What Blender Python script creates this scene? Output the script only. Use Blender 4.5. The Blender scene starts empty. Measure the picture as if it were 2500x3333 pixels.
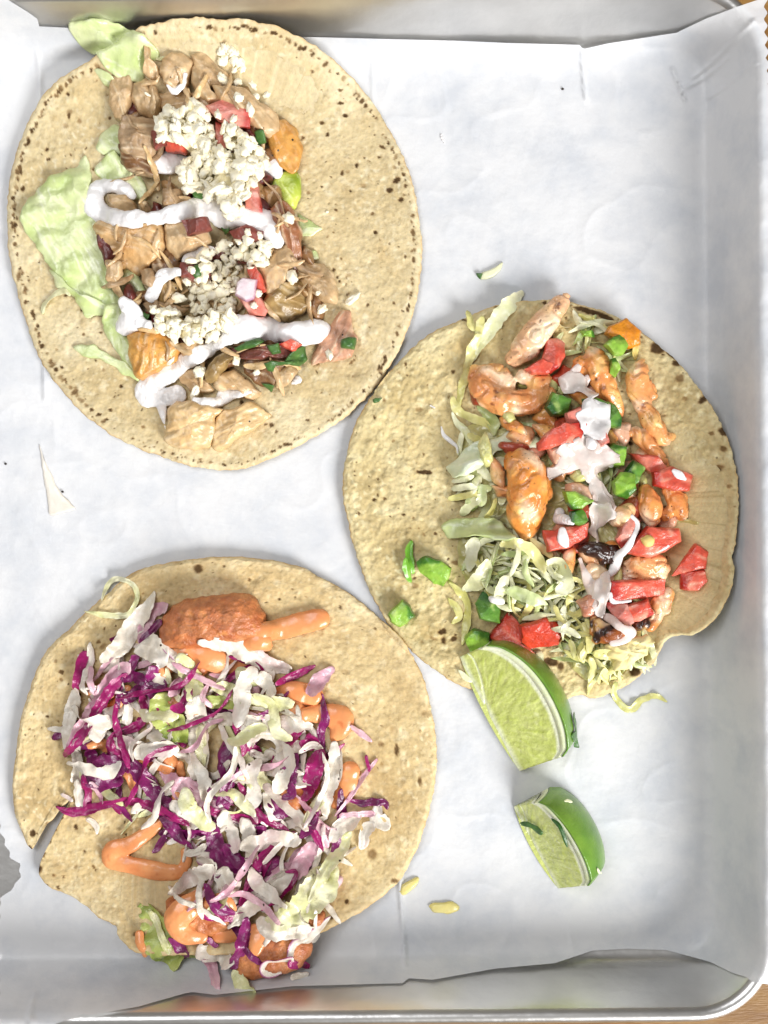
import bpy, math, random
import numpy as np
from mathutils import Vector

# ------------------------------------------------------------------ camera, world, light
SC = bpy.context.scene
S = 1e-4                       # one modelling unit = 0.1 mm
H = 4200.0                     # camera height above the tray floor, in units
CX, CY = 1250.0, 1666.5
R = math.radians

cam_d = bpy.data.cameras.new("camera"); cam = bpy.data.objects.new("camera", cam_d)
SC.collection.objects.link(cam)
cam.location = (0, 0, H * S)
cam_d.sensor_fit = 'VERTICAL'; cam_d.sensor_height = 24; cam_d.lens = 24 * H / 3333.0
cam_d.clip_start = 0.01; cam_d.clip_end = 20
SC.camera = cam

world = bpy.data.worlds.new("World"); SC.world = world; world.use_nodes = True
wn = world.node_tree; wn.nodes.clear()
wo = wn.nodes.new('ShaderNodeOutputWorld'); wb = wn.nodes.new('ShaderNodeBackground')
wt = wn.nodes.new('ShaderNodeTexCoord'); wsx = wn.nodes.new('ShaderNodeSeparateXYZ'); wr = wn.nodes.new('ShaderNodeValToRGB')
wn.links.new(wt.outputs['Generated'], wsx.inputs[0])
wn.links.new(wsx.outputs['Z'], wr.inputs[0])
e = wr.color_ramp.elements
e[0].position = 0.0; e[0].color = (0.36, 0.30, 0.24, 1)
e[1].position = 1.0; e[1].color = (0.96, 0.93, 0.90, 1)
m_ = e.new(0.35); m_.color = (0.66, 0.62, 0.58, 1)
wn.links.new(wr.outputs[0], wb.inputs[0]); wb.inputs[1].default_value = 0.26
wn.links.new(wb.outputs[0], wo.inputs[0])

def area(name, loc, target, size, power, col):
    d = bpy.data.lights.new(name, 'AREA'); d.shape = 'DISK'; d.size = size; d.energy = power; d.color = col
    o = bpy.data.objects.new(name, d); SC.collection.objects.link(o); o.location = loc
    o.rotation_euler = (Vector(target) - Vector(loc)).to_track_quat('-Z', 'Y').to_euler()
    return o
area('gradient_fill', (-0.30, 0.22, 0.75), (-0.10, 0.06, 0), 0.45, 2.7, (0.97, 0.98, 1.0))  # added near fill, no real lamp; makes the tray dim towards lower right
area('window_light', (0.86, -1.00, 0.80), (0, 0, 0), 0.72, 32.0, (1.0, 0.995, 0.985))

SC.view_settings.view_transform = 'Standard'; SC.view_settings.look = 'None'
SC.view_settings.exposure = 0.17; SC.view_settings.gamma = 1.0

# ------------------------------------------------------------------ helpers
RNG = np.random.RandomState(7)
random.seed(7)
_perm = np.random.RandomState(3).permutation(256); _perm = np.concatenate([_perm, _perm, _perm])
_g = np.random.RandomState(5).normal(size=(256, 3)); _g /= np.linalg.norm(_g, axis=1)[:, None]

def nz(p, sc, seed=0.0):
    """gradient noise, p (N,3) in units, sc = feature size in units; about -1..1"""
    q = np.asarray(p, float) / sc + seed * 17.31 + 100.0
    i = np.floor(q).astype(int); f = q - i; i &= 255
    w = f * f * f * (f * (f * 6 - 15) + 10)
    out = 0
    for dx in (0, 1):
        for dy in (0, 1):
            for dz in (0, 1):
                h = _perm[_perm[_perm[(i[:, 0] + dx) & 255] + ((i[:, 1] + dy) & 255)] + ((i[:, 2] + dz) & 255)]
                d = _g[h]
                v = d[:, 0] * (f[:, 0] - dx) + d[:, 1] * (f[:, 1] - dy) + d[:, 2] * (f[:, 2] - dz)
                wx = w[:, 0] if dx else 1 - w[:, 0]; wy = w[:, 1] if dy else 1 - w[:, 1]; wz = w[:, 2] if dz else 1 - w[:, 2]
                out = out + v * wx * wy * wz
    return out * 1.6

def fbm(p, sc, seed=0.0, oc=3):
    a, t = 1.0, 0
    for k in range(oc):
        t = t + a * nz(p, sc / 2 ** k, seed + k * 1.7); a *= 0.5
    return t / 1.5

def c3(r, g, b):
    v = np.array([r, g, b], float) / 255.0
    return np.where(v <= 0.04045, v / 12.92, ((v + 0.055) / 1.055) ** 2.4)
def mix(a, b, t):
    t = np.clip(t, 0, 1)[:, None]
    return a * (1 - t) + b * t
def sstep(a, b, x):
    t = np.clip((x - a) / (b - a), 0, 1); return t * t * (3 - 2 * t)

def unp(x, y, z):
    k = 1 - z / H
    return CX + (x - CX) * k, CY + (y - CY) * k

# height map of everything laid down so far (units, world plane)
GX0, GY0, GS = -300, -300, 8.0
GW, GH = 400, 520
hm = np.full((GH, GW), 6.0)
_sm = None
def hm_add(V):
    global _sm
    ix = ((V[:, 0] - GX0) / GS).astype(int); iy = ((V[:, 1] - GY0) / GS).astype(int)
    ok = (ix >= 0) & (ix < GW) & (iy >= 0) & (iy < GH)
    np.maximum.at(hm, (iy[ok], ix[ok]), V[ok, 2]); _sm = None
def smooth_map():
    global _sm
    if _sm is None:
        a = hm.copy()
        b = a.copy()
        for dy, dx in ((0, 1), (0, -1), (1, 0), (-1, 0)):
            b = np.maximum(b, np.roll(a, (dy, dx), (0, 1)) - 4)
        a = b
        for _ in range(3):
            a = (a * 2 + np.roll(a, 1, 0) + np.roll(a, -1, 0) + np.roll(a, 1, 1) + np.roll(a, -1, 1)) / 6
        _sm = a
    return _sm
def hs(x, y):
    a = smooth_map()
    fx = np.clip((np.asarray(x, float) - GX0) / GS, 0, GW - 2); fy = np.clip((np.asarray(y, float) - GY0) / GS, 0, GH - 2)
    ix = fx.astype(int); iy = fy.astype(int); fx = fx - ix; fy = fy - iy
    return (a[iy, ix] * (1 - fx) + a[iy, ix + 1] * fx) * (1 - fy) + (a[iy + 1, ix] * (1 - fx) + a[iy + 1, ix + 1] * fx) * fy

def tag(o, label=None, cat=None, group=None, kind=None):
    if label: o['label'] = label
    if cat: o['category'] = cat
    if group: o['group'] = group
    if kind: o['kind'] = kind
    return o
def empty(name, x, y, z):
    o = bpy.data.objects.new(name, None); SC.collection.objects.link(o)
    o.empty_display_size = 0.01
    o.location = ((x - CX) * S, (CY - y) * S, z * S); return o
def mk(name, V, F, mat, col=None, parent=None, origin=None, add=True, smooth=True):
    """V in units (x right, y down, z up)"""
    V = np.asarray(V, float)
    if origin is None:
        if parent is not None:
            pl = parent.location; origin = (pl.x / S + CX, CY - pl.y / S, pl.z / S)
        else:
            origin = ((V[:, 0].min() + V[:, 0].max()) / 2, (V[:, 1].min() + V[:, 1].max()) / 2, V[:, 2].min())
    W = np.empty_like(V)
    W[:, 0] = (V[:, 0] - origin[0]) * S; W[:, 1] = -(V[:, 1] - origin[1]) * S; W[:, 2] = (V[:, 2] - origin[2]) * S
    me = bpy.data.meshes.new(name)
    if isinstance(F, np.ndarray):
        n = F.shape[1]
        me.vertices.add(len(W)); me.vertices.foreach_set('co', W.ravel())
        me.loops.add(F.size); me.polygons.add(len(F))
        me.loops.foreach_set('vertex_index', F.ravel().astype(np.int32))
        me.polygons.foreach_set('loop_start', (np.arange(len(F)) * n).astype(np.int32))
        try: me.polygons.foreach_set('loop_total', np.full(len(F), n, np.int32))
        except Exception: pass
        me.update(calc_edges=True); me.validate()
    else:
        me.from_pydata(W.tolist(), [], F); me.update()
    me.polygons.foreach_set('use_smooth', np.full(len(me.polygons), smooth))
    if col is not None: setcol(me, col)
    me.materials.append(mat)
    o = bpy.data.objects.new(name, me); SC.collection.objects.link(o)
    if parent is not None: o.parent = parent
    else: o.location = ((origin[0] - CX) * S, (CY - origin[1]) * S, origin[2] * S)
    if add: hm_add(V)
    return o
def setcol(me, col):
    a = me.color_attributes.new('Col', 'FLOAT_COLOR', 'POINT')
    col = np.asarray(col, float)
    if col.ndim == 1: col = np.tile(col, (len(me.vertices), 1))
    c = np.ones((len(me.vertices), 4)); c[:, :3] = np.clip(col, 0, 1)
    a.data.foreach_set('color', c.ravel())

def catmull(P, n, closed):
    P = np.asarray(P, float); m = len(P)
    if closed: Q = np.vstack([P[-1:], P, P[:2]]); segs = m
    else: Q = np.vstack([2 * P[0] - P[1], P, 2 * P[-1] - P[-2]]); segs = m - 1
    T = np.linspace(0, segs, 24 * segs + 1); i = np.minimum(T.astype(int), segs - 1); t = (T - i)[:, None]
    p0, p1, p2, p3 = Q[i], Q[i + 1], Q[i + 2], Q[i + 3]
    C = 0.5 * (2 * p1 + (p2 - p0) * t + (2 * p0 - 5 * p1 + 4 * p2 - p3) * t * t + (3 * p1 - p0 - 3 * p2 + p3) * t ** 3)
    d = np.concatenate([[0], np.cumsum(np.linalg.norm(np.diff(C[:, :2], axis=0), axis=1))])
    u = np.linspace(0, d[-1], n + 1)[:-1] if closed else np.linspace(0, d[-1], n)
    return np.stack([np.interp(u, d, C[:, k]) for k in range(C.shape[1])], 1), d[-1]
def polyres(P, n):
    P = np.asarray(P, float); Q = np.vstack([P, P[:1]])
    d = np.concatenate([[0], np.cumsum(np.linalg.norm(np.diff(Q, axis=0), axis=1))])
    u = np.linspace(0, d[-1], n + 1)[:-1]
    return np.stack([np.interp(u, d, Q[:, k]) for k in range(2)], 1)
def poly_area_centroid(P):
    x, y = P[:, 0], P[:, 1]; x1, y1 = np.roll(x, -1), np.roll(y, -1)
    c = x * y1 - x1 * y; A = c.sum() / 2
    return A, np.array([((x + x1) * c).sum() / (6 * A), ((y + y1) * c).sum() / (6 * A)])
def inside(P, pts):
    P = np.asarray(P, float); x, y = pts[:, 0], pts[:, 1]; r = np.zeros(len(pts), bool)
    for (x0, y0), (x1, y1) in zip(P, np.roll(P, -1, 0)):
        with np.errstate(divide='ignore', invalid='ignore'):
            c = ((y0 > y) != (y1 > y)) & (x < (x1 - x0) * (y - y0) / (y1 - y0) + x0)
        r ^= c
    return r

def polar_faces(n, rings):
    """vertex 0 centre, then rings of n; quads, centre fan returned as list of faces"""
    F = []
    j = np.arange(n); j1 = (j + 1) % n
    fan = np.stack([np.zeros(n, int), 1 + j, 1 + j1], 1)
    qs = []
    for k in range(rings - 1):
        a = 1 + k * n; b = a + n
        qs.append(np.stack([a + j, b + j, b + j1, a + j1], 1))
    q = np.vstack(qs)
    return fan.tolist() + q.tolist()

# ------------------------------------------------------------------ materials
def food(name, rough=0.45, sss=0.0, rad=(1, .5, .3), srad=0.002, coat=0.0, bump=14, bstr=0.3, var=0.15, vsc=60, spec=0.5, bump2=None, trans=0.0, fleck=0):
    m = bpy.data.materials.new(name); m.use_nodes = True; nt = m.node_tree; b = nt.nodes['Principled BSDF']
    at = nt.nodes.new('ShaderNodeAttribute'); at.attribute_name = 'Col'
    tc = nt.nodes.new('ShaderNodeTexCoord')
    n1 = nt.nodes.new('ShaderNodeTexNoise'); n1.inputs['Scale'].default_value = 1 / (vsc * S); n1.inputs['Detail'].default_value = 5
    nt.links.new(tc.outputs['Object'], n1.inputs['Vector'])
    mr = nt.nodes.new('ShaderNodeMapRange'); mr.inputs['From Min'].default_value = 0.25; mr.inputs['From Max'].default_value = 0.75
    mr.inputs['To Min'].default_value = 1 - var; mr.inputs['To Max'].default_value = 1 + var
    nt.links.new(n1.outputs['Fac'], mr.inputs['Value'])
    mul = nt.nodes.new('ShaderNodeVectorMath'); mul.operation = 'SCALE'
    nt.links.new(at.outputs['Color'], mul.inputs[0]); nt.links.new(mr.outputs[0], mul.inputs['Scale'])
    base = mul.outputs[0]
    if fleck:
        vo = nt.nodes.new('ShaderNodeTexVoronoi'); vo.inputs['Scale'].default_value = 1 / (fleck * S)
        nt.links.new(tc.outputs['Object'], vo.inputs['Vector'])
        lt = nt.nodes.new('ShaderNodeMath'); lt.operation = 'LESS_THAN'; lt.inputs[1].default_value = 0.085
        nt.links.new(vo.outputs['Distance'], lt.inputs[0])
        sr = nt.nodes.new('ShaderNodeSeparateColor'); nt.links.new(vo.outputs['Color'], sr.inputs[0])
        gt = nt.nodes.new('ShaderNodeMath'); gt.operation = 'GREATER_THAN'; gt.inputs[1].default_value = 0.6
        nt.links.new(sr.outputs[0], gt.inputs[0])
        mm = nt.nodes.new('ShaderNodeMath'); mm.operation = 'MULTIPLY'
        nt.links.new(lt.outputs[0], mm.inputs[0]); nt.links.new(gt.outputs[0], mm.inputs[1])
        mx = nt.nodes.new('ShaderNodeMix'); mx.data_type = 'RGBA'
        nt.links.new(mm.outputs[0], mx.inputs[0]); nt.links.new(base, mx.inputs[6]); mx.inputs[7].default_value = (0.035, 0.02, 0.01, 1)
        base = mx.outputs[2]
    nt.links.new(base, b.inputs['Base Color'])
    b.inputs['Roughness'].default_value = rough; b.inputs['Specular IOR Level'].default_value = spec
    if sss:
        b.inputs['Subsurface Weight'].default_value = sss; b.inputs['Subsurface Radius'].default_value = rad; b.inputs['Subsurface Scale'].default_value = srad
    if coat:
        b.inputs['Coat Weight'].default_value = coat; b.inputs['Coat Roughness'].default_value = 0.2
    if trans: b.inputs['Transmission Weight'].default_value = trans
    if bstr:
        n2 = nt.nodes.new('ShaderNodeTexNoise'); n2.inputs['Scale'].default_value = 1 / (bump * S); n2.inputs['Detail'].default_value = 4
        nt.links.new(tc.outputs['Object'], n2.inputs['Vector'])
        bp = nt.nodes.new('ShaderNodeBump'); bp.inputs['Strength'].default_value = bstr; bp.inputs['Distance'].default_value = bump * S * 0.6
        nt.links.new(n2.outputs['Fac'], bp.inputs['Height']); nt.links.new(bp.outputs[0], b.inputs['Normal'])
        if coat and bstr: nt.links.new(bp.outputs[0], b.inputs['Coat Normal'])
    return m

M = {}
M['tortilla'] = food('corn_tortilla', 0.75, 0.1, (1, .7, .35), 0.0012, bump=10, bstr=0.5, var=0.14, vsc=18, spec=0.25)
M['chicken'] = food('cooked_chicken', 0.4, 0.1, (1, .75, .55), 0.0015, coat=0.3, bump=10, bstr=0.35, var=0.25, vsc=24, fleck=45)
M['shrimp'] = food('seared_shrimp', 0.28, 0.1, (1, .7, .5), 0.0012, coat=0.5, bump=11, bstr=0.4, var=0.2, vsc=24, fleck=28)
M['fried'] = food('fried_batter', 0.5, 0.0, coat=0.3, bump=12, bstr=0.8, var=0.3, vsc=26)
M['lettuce'] = food('lettuce', 0.34, 0.1, (.9, 1, .6), 0.002, coat=0.35, bump=14, bstr=0.3, var=0.12, vsc=40)
M['cabbage'] = food('cabbage', 0.34, 0.1, (1, .8, .8), 0.002, coat=0.2, bump=9, bstr=0.45, var=0.12, vsc=30, fleck=48)
M['tomato'] = food('tomato', 0.34, 0.0, coat=0.3, bump=9, bstr=0.5, var=0.25, vsc=22)
M['pepper'] = food('green_pepper', 0.36, 0.0, coat=0.25, bump=7, bstr=0.5, var=0.25, vsc=25)
M['cream'] = food('crema', 0.28, 0.3, (1, 1, 1), 0.002, coat=0.3, bump=60, bstr=0.1, var=0.01, vsc=60)
M['orange_sauce'] = food('chipotle_sauce', 0.28, 0.12, (1, .8, .6), 0.001, coat=0.15, bump=40, bstr=0.12, var=0.08, vsc=50, fleck=55)
M['cheese'] = food('cheese', 0.65, 0.0, (1, .95, .85), 0.004, bump=0.4, bstr=0.0, var=0.03, vsc=25)
M['herb'] = food('cilantro', 0.4, 0.0, bump=8, bstr=0.3, var=0.25, vsc=15)
M['lime_peel'] = food('lime_peel', 0.3, 0.0, coat=0.3, bump=7, bstr=0.35, var=0.15, vsc=60)
M['lime_pith'] = food('lime_pith', 0.6, 0.3, (1, 1, .6), 0.001, bump=12, bstr=0.2, var=0.04, vsc=30)
M['lime_pulp'] = food('lime_pulp', 0.14, 0.15, (.9, 1, .6), 0.003, coat=0.8, bump=14, bstr=0.5, var=0.08, vsc=35)

def film_mat():
    m = M['cream'].copy(); m.name = 'thin_cream'; nt = m.node_tree; b = nt.nodes['Principled BSDF']; out = nt.nodes['Material Output']
    b.inputs['Subsurface Weight'].default_value = 0; b.inputs['Coat Weight'].default_value = 0.6
    tr = nt.nodes.new('ShaderNodeBsdfTransparent'); mx = nt.nodes.new('ShaderNodeMixShader')
    tc = nt.nodes.new('ShaderNodeTexCoord'); n = nt.nodes.new('ShaderNodeTexNoise'); n.inputs['Scale'].default_value = 1 / (60 * S); n.inputs['Detail'].default_value = 4
    nt.links.new(tc.outputs['Object'], n.inputs['Vector'])
    mr = nt.nodes.new('ShaderNodeMapRange'); mr.inputs['From Min'].default_value = 0.35; mr.inputs['From Max'].default_value = 0.65; mr.inputs['To Min'].default_value = 0.0; mr.inputs['To Max'].default_value = 0.35
    nt.links.new(n.outputs['Fac'], mr.inputs['Value']); nt.links.new(mr.outputs[0], mx.inputs[0])
    nt.links.new(b.outputs[0], mx.inputs[1]); nt.links.new(tr.outputs[0], mx.inputs[2]); nt.links.new(mx.outputs[0], out.inputs[0])
    return m
M['film'] = film_mat()
# ------------------------------------------------------------------ builders
def base_z(P, q=45):
    """height on which a piece with this (world) outline rests"""
    A, c = poly_area_centroid(P)
    pts = np.vstack([c + (P - c) * k for k in (0.15, 0.4, 0.65, 0.85)])
    return float(np.percentile(hs(pts[:, 0], pts[:, 1]), q))

def chunk(name, out, h, mat, colf, seed=0, power=3.0, na=6, nsc=45, sharp=0.35, tilt=(0, 0), drape=0.0, step=5.5, fib=None, fiba=0,
          edge=0.3, q=45, dz=0, ruffle=0, rsc=120, parent=None, wob=4, center=None, curlup=0, hollow=0, zfix=None, facets=0, fs=0.55, grow=1.05, crease=None):
    """a solid piece with a traced outline, thickness h, rounded (power) top"""
    out = np.asarray(out, float); out = out.mean(0) + (out - out.mean(0)) * grow
    per = np.linalg.norm(out - np.roll(out, -1, 0), axis=1).sum()
    n = int(max(24, min(520, per / step)))
    A_, _ = catmull(out, n, True); B_ = polyres(out, n)
    # align start of both by nearest arc: both start at out[0]
    P = A_ * (1 - sharp) + B_ * sharp
    zr = 0
    for _ in range(3):
        Pw = np.stack(unp(P[:, 0], P[:, 1], zr + h * 0.6), 1)
        zb = base_z(Pw, q) + dz if zfix is None else zfix
        zr = zb
    P = Pw
    A, c = poly_area_centroid(P)
    if center is not None: c = np.array(center, float)
    rad = np.linalg.norm(P - c, axis=1).mean()
    rings = int(max(5, min(110, rad / step)))
    rr = np.linspace(0, 1, rings + 1)[1:] ** 0.9
    tt = edge + (1 - edge) * np.maximum(0, 1 - rr ** power) ** 0.5
    rr = np.concatenate([rr, [1.0, 0.93, 0.55]]); tt = np.concatenate([tt, [edge * 0.35, 0.0, 0.0]])
    K = len(rr)
    XY = c + (P - c)[None] * rr[:, None, None]
    X = np.concatenate([[c[0]], XY[:, :, 0].ravel()]); Y = np.concatenate([[c[1]], XY[:, :, 1].ravel()])
    T = np.concatenate([[1.0], np.repeat(tt, n)]); RR = np.concatenate([[0.0], np.repeat(rr, n)])
    top = np.concatenate([[1.0], np.repeat((np.arange(K) < rings).astype(float), n)])
    V = np.stack([X, Y, np.zeros_like(X)], 1)
    zbase = np.full(len(V), zb)
    if drape:
        zbase = zb * (1 - drape) + drape * (hs(X, Y) + dz)
    if facets:
        rf = np.random.RandomState(seed + 5); lim = np.full(len(V), 1.0)
        for _ in range(facets):
            th_ = rf.uniform(0, 6.283); dd = ((X - c[0]) * math.cos(th_) + (Y - c[1]) * math.sin(th_)) / rad
            lim = np.minimum(lim, 1.0 - rf.uniform(0.35, 1.0) * fs * (dd - rf.uniform(-0.1, 0.55)))
        T = np.where(top > 0, np.minimum(T, np.maximum(lim, edge * 0.7)), T)
    z = T * h
    f = fbm(V, nsc, seed, 4)
    z = z + top * f * na
    if fib is not None:
        a = math.radians(fib); u = X * math.cos(a) + Y * math.sin(a); v = -X * math.sin(a) + Y * math.cos(a)
        vv = v + 14 * nz(V, 90, seed + 3)
        g = nz(np.stack([u / 9.0, vv, 0 * u], 1), 15, seed + 5) + 0.6 * nz(np.stack([u / 6.0, vv, 0 * u], 1), 7, seed + 6)
        z = z + top * g * fiba
        fv = g
    else: fv = np.zeros(len(V))
    z = z + (X - c[0]) * tilt[0] + (Y - c[1]) * tilt[1]
    if curlup: z = z + curlup * RR ** 3
    if hollow: z = z - top * hollow * (1 - RR ** 2)
    if ruffle: z = z + ruffle * (fbm(V, rsc, seed + 9, 2)) * (0.4 + RR)
    w1 = nz(V, 28, seed + 11); w2 = nz(V, 28, seed + 12)
    e2 = RR ** 2
    V[:, 0] += w1 * wob * e2; V[:, 1] += w2 * wob * e2
    z = z + zbase
    lowcap = hs(X, Y) * 0 + 5
    V[:, 2] = np.maximum(z, lowcap)
    # last ring closes to a point
    V2 = np.vstack([V, [[c[0], c[1], V[-n:, 2].mean()]]])
    F = polar_faces(n, K)
    base = 1 + (K - 1) * n; li = len(V2) - 1
    F += [[base + (j + 1) % n, base + j, li] for j in range(n)]
    col = colf(V2, dict(RR=np.append(RR, 0), T=np.append(T, 0), f=np.append(f, 0), fib=np.append(fv, 0), seed=seed))
    o = mk(name, V2, F, mat, col, parent)
    if crease: o.data.set_sharp_from_angle(angle=math.radians(crease))
    return o

def ribbon(name, path, w, mat, colf, seed=0, thick=7, curl=0.0, twist=0.4, lift=2, ruf=3, taper=0.25, step=6.0, parent=None, m=6, stiff=3, zadd=None, tip=0.25):
    """a shred: path of view points, width w (number or list)"""
    P = np.asarray(path, float)
    ws = np.full(len(P), float(w)) if np.isscalar(w) else np.asarray(w, float)
    D = np.column_stack([P, ws])
    L = np.linalg.norm(np.diff(P, axis=0), axis=1).sum()
    n = int(max(10, min(160, L / step)))
    C, L = catmull(D, n, False)
    wz = np.maximum(C[:, 2], 3.0)
    z = 0
    for _ in range(2):
        x, y = unp(C[:, 0], C[:, 1], z + thick)
        zz = hs(x, y)
        z = float(np.mean(zz))
    for _ in range(stiff):
        zp = np.pad(zz, 1, mode='edge'); zz = np.maximum(zz * 0.7 + 0.3 * zz, (zp[:-2] + zp[1:-1] + zp[2:]) / 3)
    k = max(3, int(n * 0.12)) | 1
    zz = np.convolve(np.pad(zz, k // 2, mode='edge'), np.ones(k) / k, 'valid')
    zz = zz + lift
    if zadd is not None: zz = zz + np.interp(np.linspace(0, 1, n), np.linspace(0, 1, len(zadd)), zadd)
    t = np.linspace(0, 1, n)
    tp = np.minimum(1, tip + (1 - tip) * np.sqrt(np.clip(np.minimum(t, 1 - t) / max(taper, 1e-3), 0, 1)))
    wz = wz * tp * (1 - (z / H))
    tx = np.gradient(x); ty = np.gradient(y); tl = np.hypot(tx, ty) + 1e-6
    nx, ny = -ty / tl, tx / tl
    pc = np.stack([x, y, zz], 1)
    tw = twist * nz(pc, 110, seed + 2) * 1.6
    us = np.linspace(-1, 1, m)
    rows_t, rows_b = [], []
    cl = np.concatenate([[0], np.cumsum(np.hypot(np.diff(x), np.diff(y)))])
    cut0, cut1 = np.random.RandomState(seed + 9).uniform(-.55, .55, 2)
    for u in us:
        ed = 1 + 0.22 * nz(pc + np.array([0, 0, 50 * np.sign(u)]), 20, seed + 4) + 0.12 * nz(pc + np.array([0, 0, 90 * np.sign(u)]), 9, seed + 5)
        off = u * wz / 2 * (ed if abs(u) > 0.7 else 1)
        sh = off * (cut0 * np.clip(1 - t / .25, 0, 1) + cut1 * np.clip((t - .75) / .25, 0, 1))       # slanted knife cuts at the ends
        cx = x + nx * off * np.cos(tw) + tx / tl * sh; cy = y + ny * off * np.cos(tw) + ty / tl * sh
        fold = nz(np.stack([np.full(n, u * 22.0), cl / 6.0, 0 * cl], 1), 13, seed + 7) + .5 * nz(np.stack([np.full(n, u * 40.0), cl / 5.0, 0 * cl], 1), 9, seed + 8)
        cz = zz + off * np.sin(tw) + curl * wz * (u * u - 0.3) + ruf * 1.2 * nz(np.stack([cx, cy, zz], 1), 26, seed + 6) * (0.4 + abs(u)) + 0.11 * wz * fold
        th = thick * (1 - 0.35 * u * u)
        rows_t.append(np.stack([cx, cy, cz + th], 1)); rows_b.append(np.stack([cx, cy, cz - th * 0.3], 1))
    full = lambda u: np.full(n, float(u))
    strips = [(rows_t, [full(u) for u in us]), (rows_b[::-1], [full(u) for u in us[::-1]]), ([rows_t[-1], rows_b[-1]], [full(1)] * 2), ([rows_b[0], rows_t[0]], [full(-1)] * 2)]
    V, U, F, k0 = [], [], [], 0
    i = np.arange(n - 1)
    for rw, uu_ in strips:
        for a in range(len(rw) - 1):
            F += np.stack([k0 + a * n + i, k0 + (a + 1) * n + i, k0 + (a + 1) * n + i + 1, k0 + a * n + i + 1], 1).tolist()
        V += rw; U += uu_; k0 += n * len(rw)
    nr = len(V); V = np.concatenate(V); U = np.concatenate(U); TT = np.tile(t, nr)
    V[:, 2] = np.maximum(V[:, 2], 6)
    F.append([a * n for a in range(2 * m)][::-1]); F.append([a * n + n - 1 for a in range(2 * m)])
    col = colf(V, dict(U=U, t=TT, seed=seed, RR=np.abs(U), f=fbm(V, 45, seed, 3), fib=nz(np.stack([U * 30, TT * L / 5, 0 * U], 1), 8, seed), T=np.ones(len(V))))
    return mk(name, V, F, mat, col, parent)

_ico = {}
def ico(sub):
    if sub not in _ico:
        import bmesh
        bm = bmesh.new(); bmesh.ops.create_icosphere(bm, subdivisions=sub, radius=1)
        v = np.array([x.co[:] for x in bm.verts]); f = [[x.index for x in fc.verts] for fc in bm.faces]; bm.free()
        _ico[sub] = (v, np.array(f))
    return _ico[sub]

def blob(name, strokes, mat, colf, seed=0, flat=0.75, sink=0.35, voxel=5.0, smooth=4, disp=0, dsc=30, parent=None, ridge=0, rsc=50, follow=True, zoff=0, drapeto=1.0, jit=0.0):
    """union of balls swept along strokes [(x,y,r),...] in view units, laid over what is below, then remeshed"""
    v0, f0 = ico(2)
    VV, FF, nV = [], [], 0
    hh = []
    for st in strokes:
        P = np.asarray(st, float)
        if len(P) > 1:
            L = np.linalg.norm(np.diff(P[:, :2], axis=0), axis=1).sum()
            C, _ = catmull(P, int(max(3, L / max(6, P[:, 2].min() * 0.35))), False)
        else: C = P
        r = np.maximum(C[:, 2] * (1 + jit * nz(np.column_stack([C[:, :2], 0 * C[:, 0]]), 55, seed + 13)), 4)
        z = 30.0
        for _ in range(2):
            x, y = unp(C[:, 0], C[:, 1], z); zz = hs(x, y); z = zz
        if len(zz) > 4:
            k = 5; zz = np.convolve(np.pad(zz, 2, mode='edge'), np.ones(k) / k, 'valid')
        hh.append((x, y, r * (1 - np.mean(zz) / H), zz))
    zm = np.mean(np.concatenate([a[3] for a in hh]))
    for x, y, r, zz in hh:
        zz = zm + (zz - zm) * drapeto
        cz = zz + r * flat * (1 - sink) + zoff
        for i in range(len(x)):
            v = v0 * np.array([r[i], r[i], r[i] * flat]) + np.array([x[i], y[i], cz[i]])
            VV.append(v); FF.append(f0 + nV); nV += len(v0)
    V = np.vstack(VV); F = np.vstack(FF)
    rmin = min(float(a[2].max()) for a in hh); voxel = float(np.clip(rmin * flat * 0.3, 1.5, voxel))
    me = bpy.data.meshes.new('tmp'); me.from_pydata((V * 0.01).tolist(), [], F.tolist())
    o = bpy.data.objects.new('tmp', me); SC.collection.objects.link(o)
    md = o.modifiers.new('r', 'REMESH'); md.mode = 'VOXEL'; md.voxel_size = voxel * 0.01
    m2 = o.modifiers.new('s', 'SMOOTH'); m2.iterations = smooth; m2.factor = 0.6
    dg = bpy.context.evaluated_depsgraph_get(); ev = o.evaluated_get(dg); em = ev.to_mesh()
    n = len(em.vertices); co = np.empty(n * 3); em.vertices.foreach_get('co', co); co = co.reshape(-1, 3) / 0.01
    no = np.empty(n * 3); em.vertices.foreach_get('normal', no); no = no.reshape(-1, 3)
    faces = [list(p.vertices)[::-1] for p in em.polygons]
    ev.to_mesh_clear(); bpy.data.objects.remove(o); bpy.data.meshes.remove(me)
    d = np.zeros(n)
    if disp: d += disp * fbm(co, dsc, seed, 3)
    if ridge: d += -ridge * sstep(0.55, 1.0, 1 - np.abs(nz(co, rsc, seed + 4)) * 2.2)
    co = co + no * d[:, None]
    co[:, 2] = np.maximum(co[:, 2], 6)
    col = colf(co, dict(f=fbm(co, 45, seed, 3), RR=1 - np.clip(no[:, 2], 0, 1), seed=seed, T=np.clip(no[:, 2], 0, 1), fib=nz(co, 15, seed), nrm=no))
    return mk(name, co, faces, mat, col, parent)

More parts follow.
